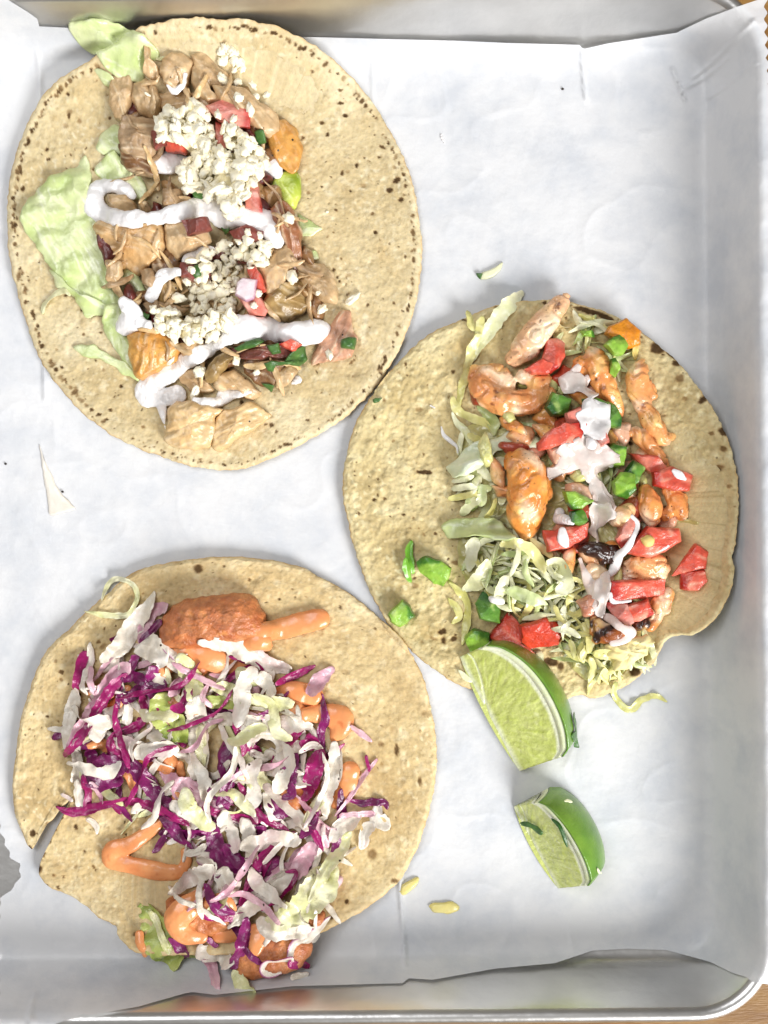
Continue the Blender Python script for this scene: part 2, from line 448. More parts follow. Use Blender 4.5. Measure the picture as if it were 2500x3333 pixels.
# colour functions
def twocol(a, b, sc=60, k=1.2, patch=None, pth=0.5, psc=70):
    a, b = c3(*a), c3(*b)
    def f(V, d):
        c = mix(a, b, 0.5 + k * 0.5 * fbm(V, sc, d['seed'] + 20, 3))
        if patch is not None: c = mix(c, c3(*patch), sstep(pth, pth + 0.25, fbm(V, psc, d['seed'] + 31, 3)))
        return c
    return f
def chickcol(a=(214, 178, 128), b=(176, 134, 84), gold=0.35):
    A, B, G, D, L = c3(*a), c3(*b), c3(212, 154, 80), c3(112, 80, 48), c3(236, 216, 180)
    def f(V, d):
        c = mix(A, B, 0.45 + 0.7 * d['f'])
        c = mix(c, L, 0.55 * sstep(0.1, 0.9, d['fib']))
        c = mix(c, D, 0.35 * sstep(0.35, 1.1, -d['fib']))
        c = mix(c, G, gold * sstep(0.1, 0.7, nz(V, 80, d['seed'] + 41)))
        c = mix(c, D, 0.7 * sstep(0.42, 0.8, fbm(V, 38, d['seed'] + 44, 3)))
        return c
    return f
def leafcol(a=(206, 222, 150), b=(160, 190, 92), rib=(232, 238, 200), edgec=None):
    A, B, Rb = c3(*a), c3(*b), c3(*rib)
    E = c3(*edgec) if edgec else None
    def f(V, d):
        c = mix(A, B, 0.45 + 0.9 * fbm(V, 90, d['seed'] + 51, 3))
        c = mix(c, Rb, 0.6 * sstep(0.2, 0.8, d['fib']))
        if E is not None: c = mix(c, E, sstep(0.55, 1.0, d['RR']) * 0.8)
        return c
    return f
def cabcol(kind):
    W, W2, P1, P2, Pk, Y = c3(238, 230, 218), c3(220, 206, 184), c3(140, 30, 104), c3(84, 16, 62), c3(204, 120, 168), c3(226, 228, 170)
    def f(V, d):
        s = d['seed']; n = fbm(V, 60, s + 61, 3); u = d.get('U', d['RR']); fb = d['fib']
        if kind == 'p':
            c = mix(P1, P2, 0.5 + 0.9 * n); c = mix(c, Pk, 0.5 * sstep(0.35, 0.9, nz(V, 35, s + 62)) + 0.25 * sstep(0.3, .9, fb))
        elif kind == 'm':
            c = mix(c3(172, 26, 110), c3(118, 12, 70), 0.5 + 0.8 * n); c = mix(c, Pk, 0.4 * sstep(0.4, 1, fb))
        elif kind == 'e':
            c = mix(W, W2, 0.4 + 0.7 * n); c = mix(c, c3(216, 160, 190), 0.5 * sstep(0.0, 0.8, u)); c = mix(c, P1, sstep(0.6, 0.85, u))
        elif kind == 'k':
            c = mix(c3(226, 190, 196), c3(200, 140, 160), 0.5 + 0.8 * n); c = mix(c, W, 0.4 * sstep(0.2, 0.9, fb))
        elif kind == 'y':
            c = mix(c3(236, 232, 196), c3(206, 206, 134), 0.45 + 0.9 * n); c = mix(c, W, 0.4 * sstep(0.1, 0.8, fb))
        elif kind == 'g':
            c = mix(c3(196, 202, 120), c3(138, 158, 60), 0.45 + 0.9 * n)
        else:
            c = mix(W, W2, 0.35 + 0.8 * n); c = mix(c, c3(222, 186, 190), 0.5 * sstep(0.2, 0.7, nz(V, 80, s + 63))); c = mix(c, c3(245, 240, 232), 0.4 * sstep(0.3, .9, fb))
        return c
    return f
def shrimpcol(pale=0.0, char=0.5, co=(226, 146, 66)):
    O, O2, Wt, Ch, Ye = c3(*co), c3(216, 122, 52), c3(246, 220, 186), c3(50, 24, 14), c3(248, 200, 118)
    def f(V, d):
        s = d['seed']
        c = mix(O, O2, 0.35 + 0.8 * fbm(V, 50, s + 71, 3))
        c = mix(c, Ye, 0.7 * sstep(0.0, 0.6, nz(V, 60, s + 74)))
        c = mix(c, Wt, np.clip(pale + 0.8 * sstep(0.1, 0.6, nz(V, 85, s + 72)), 0, 0.95))
        c = mix(c, c3(190, 88, 30), 0.55 * sstep(0.25, 0.6, fbm(V, 22, s + 77, 3)) * sstep(-.3, .4, nz(V, 90, s + 78)))
        c = mix(c, c3(120, 52, 24), 0.8 * sstep(0.5 - 0.3 * char, 0.75 - 0.3 * char, fbm(V, 36, s + 75, 4)))
        c = mix(c, c3(96, 44, 20), 0.8 * sstep(0.5, 0.68, nz(V, 9, s + 79)) * sstep(-.1, .3, nz(V, 70, s + 80)))
        c = mix(c, Ch, sstep(0.8 - 0.5 * char, 1.0 - 0.5 * char, fbm(V, 55, s + 73, 4)))
        return c
    return f

# crop coordinate systems used while measuring the photograph
CR = dict(A=(0, 0, 900 / 1659), B=(600, 0, 900 / 1659), C=(0, 750, 900 / 1659), D=(600, 750, 900 / 1659),
          E=(1100, 850, 700 / 1659), F=(1750, 850, 700 / 1659), G=(1100, 1500, 700 / 1659), H=(1750, 1500, 700 / 1659),
          I=(0, 1750, 800 / 1659), J=(700, 1750, 800 / 1659), K=(0, 2500, 833 / 1659), L=(700, 2500, 833 / 1659), M=(1300, 2100, 800 / 1659), N=(1107, 911, 1393 / 1659))
def T(c, pts):
    ox, oy, s = CR[c]
    return [((p[0] * s + ox), (p[1] * s + oy)) + tuple(q * s for q in p[2:]) for p in pts]

# ------------------------------------------------------------------ table, tray, paper
def simple_mat(name, col, rough, metal=0.0, nsc=None, var=0.1, bstr=0.0, bsc=20, stretch=None, col2=None):
    m = bpy.data.materials.new(name); m.use_nodes = True; nt = m.node_tree; b = nt.nodes['Principled BSDF']
    b.inputs['Base Color'].default_value = (*col, 1); b.inputs['Roughness'].default_value = rough; b.inputs['Metallic'].default_value = metal
    tc = nt.nodes.new('ShaderNodeTexCoord'); mp = nt.nodes.new('ShaderNodeMapping'); nt.links.new(tc.outputs['Object'], mp.inputs[0])
    if stretch: mp.inputs['Scale'].default_value = stretch
    if nsc:
        n = nt.nodes.new('ShaderNodeTexNoise'); n.inputs['Scale'].default_value = 1 / (nsc * S); n.inputs['Detail'].default_value = 6
        nt.links.new(mp.outputs[0], n.inputs['Vector'])
        r = nt.nodes.new('ShaderNodeValToRGB'); r.color_ramp.elements[0].position = 0.3; r.color_ramp.elements[1].position = 0.7
        r.color_ramp.elements[0].color = (*(col2 if col2 is not None else [k * (1 - var) for k in col]), 1); r.color_ramp.elements[1].color = (*col, 1)
        nt.links.new(n.outputs['Fac'], r.inputs[0]); nt.links.new(r.outputs[0], b.inputs['Base Color'])
    if bstr:
        n2 = nt.nodes.new('ShaderNodeTexNoise'); n2.inputs['Scale'].default_value = 1 / (bsc * S); n2.inputs['Detail'].default_value = 5
        nt.links.new(mp.outputs[0], n2.inputs['Vector'])
        bp = nt.nodes.new('ShaderNodeBump'); bp.inputs['Strength'].default_value = bstr; bp.inputs['Distance'].default_value = bsc * S * 0.3
        nt.links.new(n2.outputs['Fac'], bp.inputs['Height']); nt.links.new(bp.outputs[0], b.inputs['Normal'])
    return m
wood = simple_mat('table_wood', c3(160, 120, 62), 0.45, 0, 260, 0.3, 0.2, 40, (1, 7, 1), c3(128, 88, 42))
alu = simple_mat('tray_aluminium', (0.80, 0.79, 0.77), 0.36, 1.0, 240, 0.25, 0.12, 60)
ntm = alu.node_tree; bb = ntm.nodes['Principled BSDF']

def reg(p, cx, cy, dy):
    return ('upper' if p[1] < cy - dy else 'lower' if p[1] > cy + dy else 'middle') + (' left' if p[0] < cx else ' right')
# table
tb = 9000
xs = np.linspace(CX - tb, CX + tb, 41); ys = np.linspace(CY - tb, CY + tb, 41)
XX, YY = np.meshgrid(xs, ys); Vt = np.stack([XX.ravel(), YY.ravel(), np.full(XX.size, -14.0)], 1)
ii = np.arange(40); ff = np.array([[r * 41 + c, (r + 1) * 41 + c, (r + 1) * 41 + c + 1, r * 41 + c + 1] for r in range(40) for c in range(40)])
tag(mk('table', Vt, ff, wood, None, add=False), kind='structure')

# tray: floor half extents and profile
TX0, TX1, TY0, TY1 = -2050.0, 2300.0, 178.0, 3096.0
TCX, TCY = (TX0 + TX1) / 2, (TY0 + TY1) / 2; TA, TB = (TX1 - TX0) / 2, (TY1 - TY0) / 2
CRAD = 110.0
ROT = math.radians(0.5)
prof = [(-30, 0), (-10, 1), (5, 5), (18, 14), (28, 28), (36, 48), (48, 90), (62, 140), (76, 190), (86, 228), (92, 242), (99, 252), (108, 258), (118, 259), (128, 255), (135, 246), (137, 236), (133, 226), (124, 220), (114, 222)]
PD = np.array([p[0] for p in prof[:14]], float); PZ = np.array([p[1] for p in prof[:14]], float)
def tray_d(x, y):
    c, s = math.cos(-ROT), math.sin(-ROT)
    rx = x - 1900; ry = y - TCY
    X = rx * c + ry * s + 1900 - TCX; Y = -rx * s + ry * c
    qx = np.abs(X) - (TA - CRAD); qy = np.abs(Y) - (TB - CRAD)
    return np.hypot(np.maximum(qx, 0), np.maximum(qy, 0)) + np.minimum(np.maximum(qx, qy), 0) - CRAD
def tray_z(x, y):
    d = tray_d(x, y)
    z = np.interp(d, PD, PZ)
    return np.where(d > 118, 259 - (d - 118) * 0.25 - np.maximum(d - 130, 0) * 0.35, z)
def rrect_loop(off, nc=22, nl=40):
    a, b, r = TA + off, TB + off, CRAD + off
    pts = []
    cs = [(a - r, b - r, 0), (-(a - r), b - r, 90), (-(a - r), -(b - r), 180), (a - r, -(b - r), 270)]
    for k, (cx, cy, a0) in enumerate(cs):
        for i in range(nc + 1):
            t = math.radians(a0 + 90 * i / nc); pts.append((cx + r * math.cos(t), cy + r * math.sin(t)))
        nx_, ny_, na_ = cs[(k + 1) % 4]
        e0 = pts[-1]; t = math.radians(na_); e1 = (nx_ + r * math.cos(t), ny_ + r * math.sin(t))
        for i in range(1, nl): pts.append((e0[0] + (e1[0] - e0[0]) * i / nl, e0[1] + (e1[1] - e0[1]) * i / nl))
    P = np.array(pts); c, s = math.cos(ROT), math.sin(ROT)
    X = P[:, 0] + TCX - 1900; Y = P[:, 1]
    return np.stack([X * c + Y * s + 1900, -X * s + Y * c + TCY], 1)
tray = empty('sheet_tray', TCX, TCY, 0)
tag(tray, 'dented aluminium baking tray with rolled rim under the white paper', 'tray')
loops = [rrect_loop(d) for d, z in prof]
nL = len(loops[0])
def sweep(ks, cap):
    V = np.vstack([np.column_stack([loops[k], np.full(nL, prof[k][1])]) for k in ks])
    if True:
        dn = 2.2 * fbm(V, 260, 3, 2) * (V[:, 2] > 20); V[:, 0] += dn; V[:, 1] += dn * 0.7
    j = np.arange(nL); j1 = (j + 1) % nL; F = []
    for a in range(len(ks) - 1):
        F += np.stack([a * nL + j, a * nL + j1, (a + 1) * nL + j1, (a + 1) * nL + j], 1).tolist()
    if cap: F.append(list(range(nL))[::-1])
    return V, F
V_, F_ = sweep(list(range(0, 11)), True); mk('pan', V_, F_, alu, None, tray, add=False)
V_, F_ = sweep(list(range(10, len(prof))), False); mk('rolled_rim', V_, F_, alu, None, tray, add=False)

# paper liner
def pmat():
    m = bpy.data.materials.new('deli_paper'); m.use_nodes = True; nt = m.node_tree; b = nt.nodes['Principled BSDF']
    tc = nt.nodes.new('ShaderNodeTexCoord')
    n = nt.nodes.new('ShaderNodeTexNoise'); n.inputs['Scale'].default_value = 1 / (210 * S); n.inputs['Detail'].default_value = 7; n.inputs['Roughness'].default_value = 0.62
    nt.links.new(tc.outputs['Object'], n.inputs['Vector'])
    r = nt.nodes.new('ShaderNodeValToRGB'); r.color_ramp.elements[0].position = 0.33; r.color_ramp.elements[1].position = 0.58
    r.color_ramp.elements[0].color = (0.68, 0.705, 0.75, 1); r.color_ramp.elements[1].color = (0.84, 0.845, 0.86, 1)
    nt.links.new(n.outputs['Fac'], r.inputs[0]); nt.links.new(r.outputs[0], b.inputs['Base Color'])
    b.inputs['Roughness'].default_value = 0.5; b.inputs['Specular IOR Level'].default_value = 0.3
    n2 = nt.nodes.new('ShaderNodeTexNoise'); n2.inputs['Scale'].default_value = 1 / (50 * S); n2.inputs['Detail'].default_value = 6
    nt.links.new(tc.outputs['Object'], n2.inputs['Vector'])
    bp = nt.nodes.new('ShaderNodeBump'); bp.inputs['Strength'].default_value = 0.3; bp.inputs['Distance'].default_value = 0.0012
    nt.links.new(n2.outputs['Fac'], bp.inputs['Height']); nt.links.new(bp.outputs[0], b.inputs['Normal'])
    tr = nt.nodes.new('ShaderNodeBsdfTransparent'); mx = nt.nodes.new('ShaderNodeMixShader'); mx.inputs[0].default_value = 0.17
    tr.inputs[0].default_value = (0.97, 0.97, 0.97, 1)
    out = nt.nodes['Material Output']
    nt.links.new(b.outputs[0], mx.inputs[1]); nt.links.new(tr.outputs[0], mx.inputs[2]); nt.links.new(mx.outputs[0], out.inputs[0])
    return m
paper = pmat()
topE = np.array([(-80, -60), (0, -20), (40, 8), (95, 42), (122, 62), (128, 86), (250, 92), (420, 105), (900, 118), (1500, 133), (1650, 140), (1888, 146), (1898, 160), (1975, 142), (2205, 106), (2215, 100), (2300, 60), (2400, 22), (2500, -12), (2560, -30)], float)
botE = np.array([(-80, 3420), (100, 3370), (181, 3333), (251, 3308), (271, 3298), (296, 3303), (452, 3276), (602, 3233), (627, 3229), (700, 3238), (951, 3210), (1310, 3200), (1331, 3184), (1408, 3189), (1611, 3153), (1806, 3135), (1929, 3094), (2040, 3088), (2168, 3092), (2262, 3117), (2312, 3131), (2385, 3167), (2428, 3180), (2450, 3196), (2500, 3204), (2560, 3215)], float)
lefE = np.array([(-60, -80), (-45, 1200), (-20, 2500), (0, 2700), (20, 2751), (35, 2791), (62, 2811), (68, 2845), (50, 2882), (0, 2927), (-6, 3100), (-2, 3250), (-30, 3420)], float)
def seg_ridge(X, Y, x0, y0, x1, y1, w, h):
    dx, dy = x1 - x0, y1 - y0; L2 = dx * dx + dy * dy
    t = ((X - x0) * dx + (Y - y0) * dy) / L2; tc_ = np.clip(t, 0, 1)
    d = np.hypot(X - x0 - tc_ * dx, Y - y0 - tc_ * dy)
    return h * np.exp(-(d / w) ** 2)
_TD = np.arange(-300.0, 700.0, 3.0)                          # the sheet cannot follow the tray's tight fillet and rim exactly
_tz = sum(np.interp(_TD + o_, PD, PZ) for o_ in (-26, -13, 0, 13, 26)) / 5
_tz = np.maximum(_tz, np.interp(_TD, PD, PZ) + 8 * sstep(5, 45, _TD))
_tz = np.where(_TD > 112, 268 - (_TD - 112) * 0.14, _tz)
for _ in range(6): _tz = np.maximum((np.pad(_tz, 1, mode='edge')[:-2] + 2 * _tz + np.pad(_tz, 1, mode='edge')[2:]) / 4, np.interp(_TD, PD, PZ) * (_TD < 118))
_TZ = _tz
def paper_z(X, Y):
    d = tray_d(X, Y)
    z = np.interp(d, _TD, _TZ)
    P = np.stack([X, Y, 0 * X], 1)
    wall = sstep(-90, 40, d)
    z = z + 5 + 1.6 * (fbm(P, 420, 1, 2) + 1) + wall * (7 * (nz(P, 170, 2) + 1) + 3.5 * (nz(P, 60, 8) + 1)) + 2.2 * (1 - np.abs(nz(P, 210, 31)) * 2.5).clip(0, 1) ** 4
    z = z + seg_ridge(X, Y, 1212, 210, 1222, 1000, 5, 4) + seg_ridge(X, Y, 1290, 2700, 1318, 3120, 7, 11)
    z = z + seg_ridge(X, Y, 132, 190, 150, 1300, 8, 8) + seg_ridge(X, Y, 160, 3180, 230, 3330, 9, 14) + seg_ridge(X, Y, 2185, 230, 2225, 330, 5, 14)
    z = z + seg_ridge(X, Y, 2330, 240, 2210, 300, 6, 10) + seg_ridge(X, Y, 2370, 180, 2250, 260, 6, 10) + seg_ridge(X, Y, 1890, 180, 1905, 330, 6, 8) + seg_ridge(X, Y, 2380, 300, 2300, 330, 5, 9)
    return z
NU, NV_ = 440, 520
uu, vv = np.meshgrid(np.linspace(0, 1, NU), np.linspace(0, 1, NV_))
Yg = -60 + vv * 3450; Xg = -60 + uu * 2620
for _ in range(4):
    xl = np.interp(Yg, lefE[:, 1], lefE[:, 0]) + 5 * (np.abs(((Yg / 42.0) % 1) - 0.5) * 4 - 1) * (Yg > 2500)
    xr = 2512 + 7 * (np.abs(((Yg / 42.0) % 1) - 0.5) * 4 - 1)
    xr = xr - 20 * sstep(420, 40, Yg)
    Xg = xl + (xr - xl) * uu
    Yg = np.interp(Xg, topE[:, 0], topE[:, 1]) * (1 - vv) + np.interp(Xg, botE[:, 0], botE[:, 1]) * vv
Xv, Yv = Xg.ravel(), Yg.ravel(); X_, Y_ = Xv.copy(), Yv.copy()
for _ in range(12):
    zz_ = paper_z(X_, Y_); kx, ky = unp(Xv, Yv, zz_); X_ = 0.5 * X_ + 0.5 * kx; Y_ = 0.5 * Y_ + 0.5 * ky
zz_ = paper_z(X_, Y_)
idx = np.arange(NU * NV_).reshape(NV_, NU)
Fp = np.stack([idx[:-1, :-1].ravel(), idx[1:, :-1].ravel(), idx[1:, 1:].ravel(), idx[:-1, 1:].ravel()], 1)
pl = mk('paper_liner', np.stack([X_, Y_, zz_], 1), Fp, paper, None, add=False)
tag(pl, 'white waxed deli paper with toothed edges lining the metal tray', 'paper')
gx = GX0 + (np.arange(GW)) * GS; gy = GY0 + (np.arange(GH)) * GS
gX, gY = np.meshgrid(gx, gy)
hm[:] = np.where(tray_d(gX, gY) < 60, paper_z(gX.ravel(), gY.ravel()).reshape(gX.shape) + 1, 120); _sm = None

# ------------------------------------------------------------------ tortillas
def lean(x, y):
    d = tray_d(x, y)
    return 8 + 150 * np.clip((d + 260) / 325, 0, 1.05) ** 2
def tortilla(out, center, seed, label, cat, base, colset, spots, nrand, ring, wav=7, pits=0, roughness=1.0, ringr=0.965):
    n = 900; rings = 190
    f = 1507.0 / 1000
    P0 = np.array(out, float)
    A_, _ = catmull(P0, n, True)
    s = int(seed)
    ang = np.linspace(0, 2 * math.pi, n, endpoint=False)
    P = np.stack(unp(A_[:, 0], A_[:, 1], 22), 1)
    for _ in range(14):
        q_ = np.stack(unp(A_[:, 0], A_[:, 1], lean(P[:, 0], P[:, 1]) + 14), 1); P = 0.5 * P + 0.5 * q_
    c = np.array(center, float)
    d = P - c; L = np.linalg.norm(d, axis=1)
    P3 = np.column_stack([P, np.zeros(n)])
    P = P + (d / L[:, None]) * (3.2 * nz(P3, 16, s) + 3.0 * nz(P3, 55, s + 1))[:, None]
    rr = np.linspace(0, 1, rings + 1)[1:]; rr = 1 - (1 - rr) ** 1.12
    rr = np.concatenate([rr, [0.999, 0.985, 0.6]]); K = len(rr)
    XY = c + (P - c)[None] * rr[:, None, None]
    X = np.concatenate([[c[0]], XY[:, :, 0].ravel()]); Y = np.concatenate([[c[1]], XY[:, :, 1].ravel()])
    RR = np.concatenate([[0], np.repeat(rr, n)]); LL = np.concatenate([[1], np.tile(L, K)])
    k = np.concatenate([[0], np.repeat(np.arange(K), n)])
    V = np.stack([X, Y, 0 * X], 1)
    ed = (1 - RR) * LL                                        # units from the rim
    top = (k < rings)
    th = 17 * (0.35 + 0.65 * np.sqrt(np.clip(ed / 16, 0, 1)))
    bmp = roughness * (3.4 * fbm(V, 60, s + 2, 3) + 2.2 * nz(V, 26, s + 26) + 1.5 * nz(V, 13, s + 4) + 0.9 * nz(V, 7, s + 14))
    bub = 5 * sstep(0.25, 0.8, nz(V, 75, s + 5))               # puffed blisters
    und = wav * (fbm(V, 420, s + 6, 2) + 0.9) + 6 * sstep(150, 0, ed) * (nz(V, 260, s + 7) + 0.7)
    dd_ = tray_d(X, Y)
    hh_ = hs(X, Y); base_h = np.maximum(np.where((dd_ < -100) & (hh_ > 17), hh_, 0), lean(X, Y) + 2)
    if pits:
        und = und + pits(V, ed)
    z = base_h + 3 + und + np.where(top, th + (bmp + bub) * np.clip(ed / 14, 0.25, 1), 0)
    z = np.where(k == rings, base_h + 3 + und + 5, z)
    V[:, 2] = z
    # colour of the baked masa: pale, toasted, charred specks
    a, b, t, pale = [c3(*q) for q in colset]
    Q = V * [1, 1, 0]
    C = mix(a, b, 0.5 + 0.75 * fbm(Q, 190, s + 8, 4))
    C = mix(C, pale, 0.75 * sstep(0.1, 0.75, fbm(Q, 42, s + 9, 3)))
    C = mix(C, pale, 0.5 * sstep(0.1, 0.7, fbm(Q, 300, s + 24, 2))); C = mix(C, b * [.94, .93, .84], 0.45 * sstep(0.15, 0.7, fbm(Q, 240, s + 25, 2)))
    C = mix(C, t, 0.6 * sstep(0.3, 0.9, fbm(Q, 120, s + 10, 3)))
    C = mix(C, pale, 0.55 * sstep(70, 0, ed) * (0.5 + 0.5 * nz(Q, 60, s + 12)))
    C = mix(C, pale, 0.6 * sstep(0.15, 0.7, nz(Q, 15, s + 21)) * (0.4 + sstep(-.2, .5, nz(Q, 150, s + 22))))
    C = mix(C, b * 0.8, 0.6 * sstep(0.25, 0.75, nz(Q, 11, s + 13)))
    C = mix(C, t * 0.85, 0.5 * sstep(0.35, 0.8, fbm(Q, 75, s + 23, 3)))
    C = mix(C, c3(206, 160, 100), 0.45 * sstep(9, 0, ed) * (nz(Q, 80, s + 15) > -0.2))
    rs = np.random.RandomState(s + 77)
    SP = []
    for sp in spots: SP.append(sp)
    tries = 0; got = 0
    while got < nrand and tries < 8000:
        tries += 1
        j = rs.randint(n); r_ = math.sqrt(rs.rand()) * 0.985
        p = c + (P[j] - c) * r_
        dens = 0.5 + 0.5 * nz(np.array([[p[0], p[1], 0]]), 260, s + 16)[0]
        if rs.rand() > dens * 1.1: continue
        q = 2.2 + 5.2 * rs.rand() ** 2.2
        SP.append((p[0], p[1], q, q * rs.uniform(0.5, 1.5), rs.uniform(0, 3.14), rs.uniform(0.4, 1))); got += 1
    for (r0, j0, j1, gap, sz) in ring:
        j = j0
        while j < j1:
            p = c + (P[j % n] - c) * (1 - (r0 + rs.uniform(-5, 5)) / L[j % n])
            q = sz * rs.uniform(0.5, 1.25)
            SP.append((p[0], p[1], q, q * rs.uniform(0.7, 1.9), math.atan2(*(P[(j + 3) % n] - P[j % n])) , rs.uniform(0.5, 1)))
            j += max(1, int(gap * rs.uniform(0.5, 1.6) * (2.2 if rs.rand() < 0.12 else 1)))
    ch = c3(62, 40, 14); br = c3(140, 98, 44)
    wx = 3.0 * nz(Q, 9, s + 18); wy = 3.0 * nz(Q, 9, s + 19)
    amt = np.zeros(len(V)); dents = np.zeros(len(V))
    for (px, py, ra, rb, an, st) in SP:
        R0 = max(ra, rb) * 2 + 8
        m = np.where((np.abs(X - px) < R0) & (np.abs(Y - py) < R0) & top)[0]
        if len(m) == 0: continue
        dx = X[m] - px + wx[m]; dy = Y[m] - py + wy[m]
        u = dx * math.cos(an) + dy * math.sin(an); v = -dx * math.sin(an) + dy * math.cos(an)
        q = np.sqrt((u / ra) ** 2 + (v / rb) ** 2)
        amt[m] = np.maximum(amt[m], st * sstep(1.35, 0.65, q))
    V[:, 2] -= 2.0 * amt
    C = mix(C, br, np.minimum(1, amt * 1.5) * 0.75); C = mix(C, ch, sstep(0.35, 0.95, amt) * 0.9)
    V2 = np.vstack([V, [[c[0], c[1], V[-n:, 2].mean()]]]); C = np.vstack([C, C[-1:]])
    F = polar_faces(n, K); bs = 1 + (K - 1) * n; li = len(V2) - 1
    F += [[bs + (j + 1) % n, bs + j, li] for j in range(n)]
    o = mk('corn_tortilla', V2, F, M['tortilla'], C)
    tag(o, label, cat, 'open corn tortillas on the tray')
    return o

def D(pts): return [(x * 1.507, y * 1.507) for x, y in pts]
t1 = D([(430, 38), (480, 46), (520, 41), (570, 52), (620, 68), (700, 115), (770, 180), (830, 260), (875, 350), (900, 440), (912, 540), (905, 620), (885, 700), (850, 780), (800, 850), (740, 905), (660, 955), (590, 990), (520, 1015), (440, 1012), (360, 990), (280, 960), (200, 910), (140, 850), (90, 780), (55, 690), (30, 600), (18, 500), (22, 400), (40, 320), (75, 240), (120, 180), (200, 130), (260, 95), (310, 60), (370, 45)])
COL1 = ((220, 202, 160), (198, 176, 130), (202, 174, 122), (236, 224, 190))
sp1 = [(490, 88, 26, 9, 0.1, .9), (455, 98, 20, 10, 0, .9), (590, 82, 26, 9, 0, 1), (545, 90, 26, 10, .1, 1), (660, 84, 16, 8, 0, .8), (870, 245, 22, 12, .7, 1), (915, 232, 20, 10, 0, .9), (860, 278, 12, 10, 0, .8), (1110, 352, 16, 6, 0, .9), (1125, 388, 12, 10, 0, 1), (1245, 490, 18, 8, .5, .8), (1290, 597, 20, 12, 2.6, 1), (1268, 628, 16, 12, 0, 1), (1305, 660, 12, 12, 0, 1), (1115, 573, 8, 14, 0, .8), (1068, 448, 10, 10, 0, .9), (302, 208, 14, 9, 0, 1), (235, 325, 10, 8, .5, .9), (235, 390, 8, 14, 0, .8), (1010, 315, 8, 12, 0, .9), (890, 115, 18, 7, 0, .8), (985, 145, 7, 14, 0, .9), (335, 1088, 10, 6, 0, .8), (280, 1093, 8, 10, 0, .7), (345, 1208, 8, 8, 0, .5), (210, 1200, 10, 8, .8, .9), (1003, 1370, 12, 6, .6, .8), (888, 1385, 14, 10, .3, .8), (1240, 1520 - 300, 9, 8, 0, .9)]
sp1 = [(a, b, c * .68, d * .68, e_, f) for a, b, c, d, e_, f in sp1]
tortilla(t1, (700, 800), 11, 'speckled corn tortilla under the shredded chicken, largest of the three', 'tortilla', 8, COL1, sp1, 420, [(24, 0, 330, 4, 5.5), (20, 330, 520, 4, 3.8), (26, 540, 870, 4, 6.5), (30, 560, 800, 9, 5)], wav=7, roughness=.9)
t2 = D([(1000, 690), (1070, 662), (1145, 650), (1240, 655), (1330, 685), (1400, 730), (1460, 780), (1510, 840), (1550, 900), (1575, 960), (1590, 1030), (1591, 1100), (1586, 1170), (1578, 1200), (1582, 1240), (1562, 1300), (1530, 1345), (1490, 1366), (1452, 1372), (1432, 1384), (1418, 1412), (1390, 1446), (1350, 1478), (1305, 1500), (1275, 1507), (1250, 1500), (1215, 1512), (1160, 1512), (1100, 1505), (1020, 1490), (950, 1455), (890, 1405), (840, 1350), (800, 1280), (770, 1200), (750, 1120), (741, 1060), (745, 1000), (765, 920), (800, 860), (840, 805), (890, 752), (940, 715)])
COL2 = ((218, 200, 150), (182, 160, 110), (198, 168, 110), (240, 228, 184))
sp2 = [(1905, 1018, 50, 9, 0.25, 1), (1965, 1040, 34, 10, 0.45, 1), (2130, 1138, 24, 20, 0, 1), (2180, 1170, 30, 5, .6, .8), (2186, 1190, 14, 10, 0, .9), (2195, 1240, 14, 14, 0, .6), (2210, 1305, 10, 8, 0, .5), (2262, 1310, 18, 9, 2.4, .9), (2320, 1413, 20, 13, .3, 1), (2315, 1468, 10, 10, 0, .7), (2360, 1465, 12, 12, 0, .8), (2305, 1525, 12, 9, 0, .6), (2284, 1418, 7, 7, 0, .6), (2275, 1540, 12, 14, 0, .5), (1380, 1538, 26, 7, 0.05, 1), (1437, 2052, 14, 9, 2.8, 1), (1442, 2080, 8, 11, 0, .9), (1475, 2076, 10, 9, 0, .9), (1410, 2075, 16, 5, .4, .5), (1490, 1832, 26, 8, .2, .6), (2355, 1700, 6, 34, 0, .9), (1790, 2150, 26, 14, .3, .9), (1820, 2165, 12, 14, .5, .8), (2055, 2180, 18, 14, 0, .9), (1362, 1335, 12, 8, 0, .5), (1350, 1905, 12, 10, 0, .5), (2200, 1090 + 12, 10, 8, 0, .7), (1880, 2195, 18, 5, .6, .6)]
def fold2(V, ed):
    X, Y = V[:, 0], V[:, 1]
    return 26 * sstep(60, 5, ed) * sstep(230, 60, np.hypot(X - 2150, Y - 2100)) + 16 * sstep(40, 5, ed) * sstep(2050, 2250, X) * sstep(1450, 1650, Y)
tortilla(t2, (1750, 1640), 23, 'mottled corn tortilla under the shrimp with charred marks and a folded right rim', 'tortilla', 8, COL2, sp2, 230, [(10, 0, 200, 22, 5)], wav=9, pits=fold2, roughness=1.7)
t3 = D([(340, 1220), (420, 1206), (500, 1202), (580, 1208), (650, 1225), (700, 1250), (760, 1285), (810, 1325), (860, 1370), (895, 1420), (920, 1480), (935, 1550), (943, 1620), (940, 1690), (925, 1760), (900, 1830), (870, 1890), (825, 1935), (770, 1972), (710, 2005), (660, 2026), (590, 2050), (500, 2062), (400, 2062)]) + \
    [(520, 3104), (472, 3102), (427, 3087), (387, 3042), (380, 3010), (321, 2980), (286, 2949), (256, 2926), (191, 2896), (158, 2878), (134, 2845), (130, 2826), (140, 2792), (158, 2762), (182, 2712), (214, 2652), (238, 2600), (200, 2632), (176, 2664), (146, 2688), (124, 2712), (110, 2760), (92, 2745), (74, 2705), (50, 2640), (44, 2560)] + \
    D([(35, 1640), (45, 1570), (60, 1510), (80, 1450), (110, 1395), (160, 1350), (200, 1308), (235, 1280), (262, 1255), (300, 1232)])
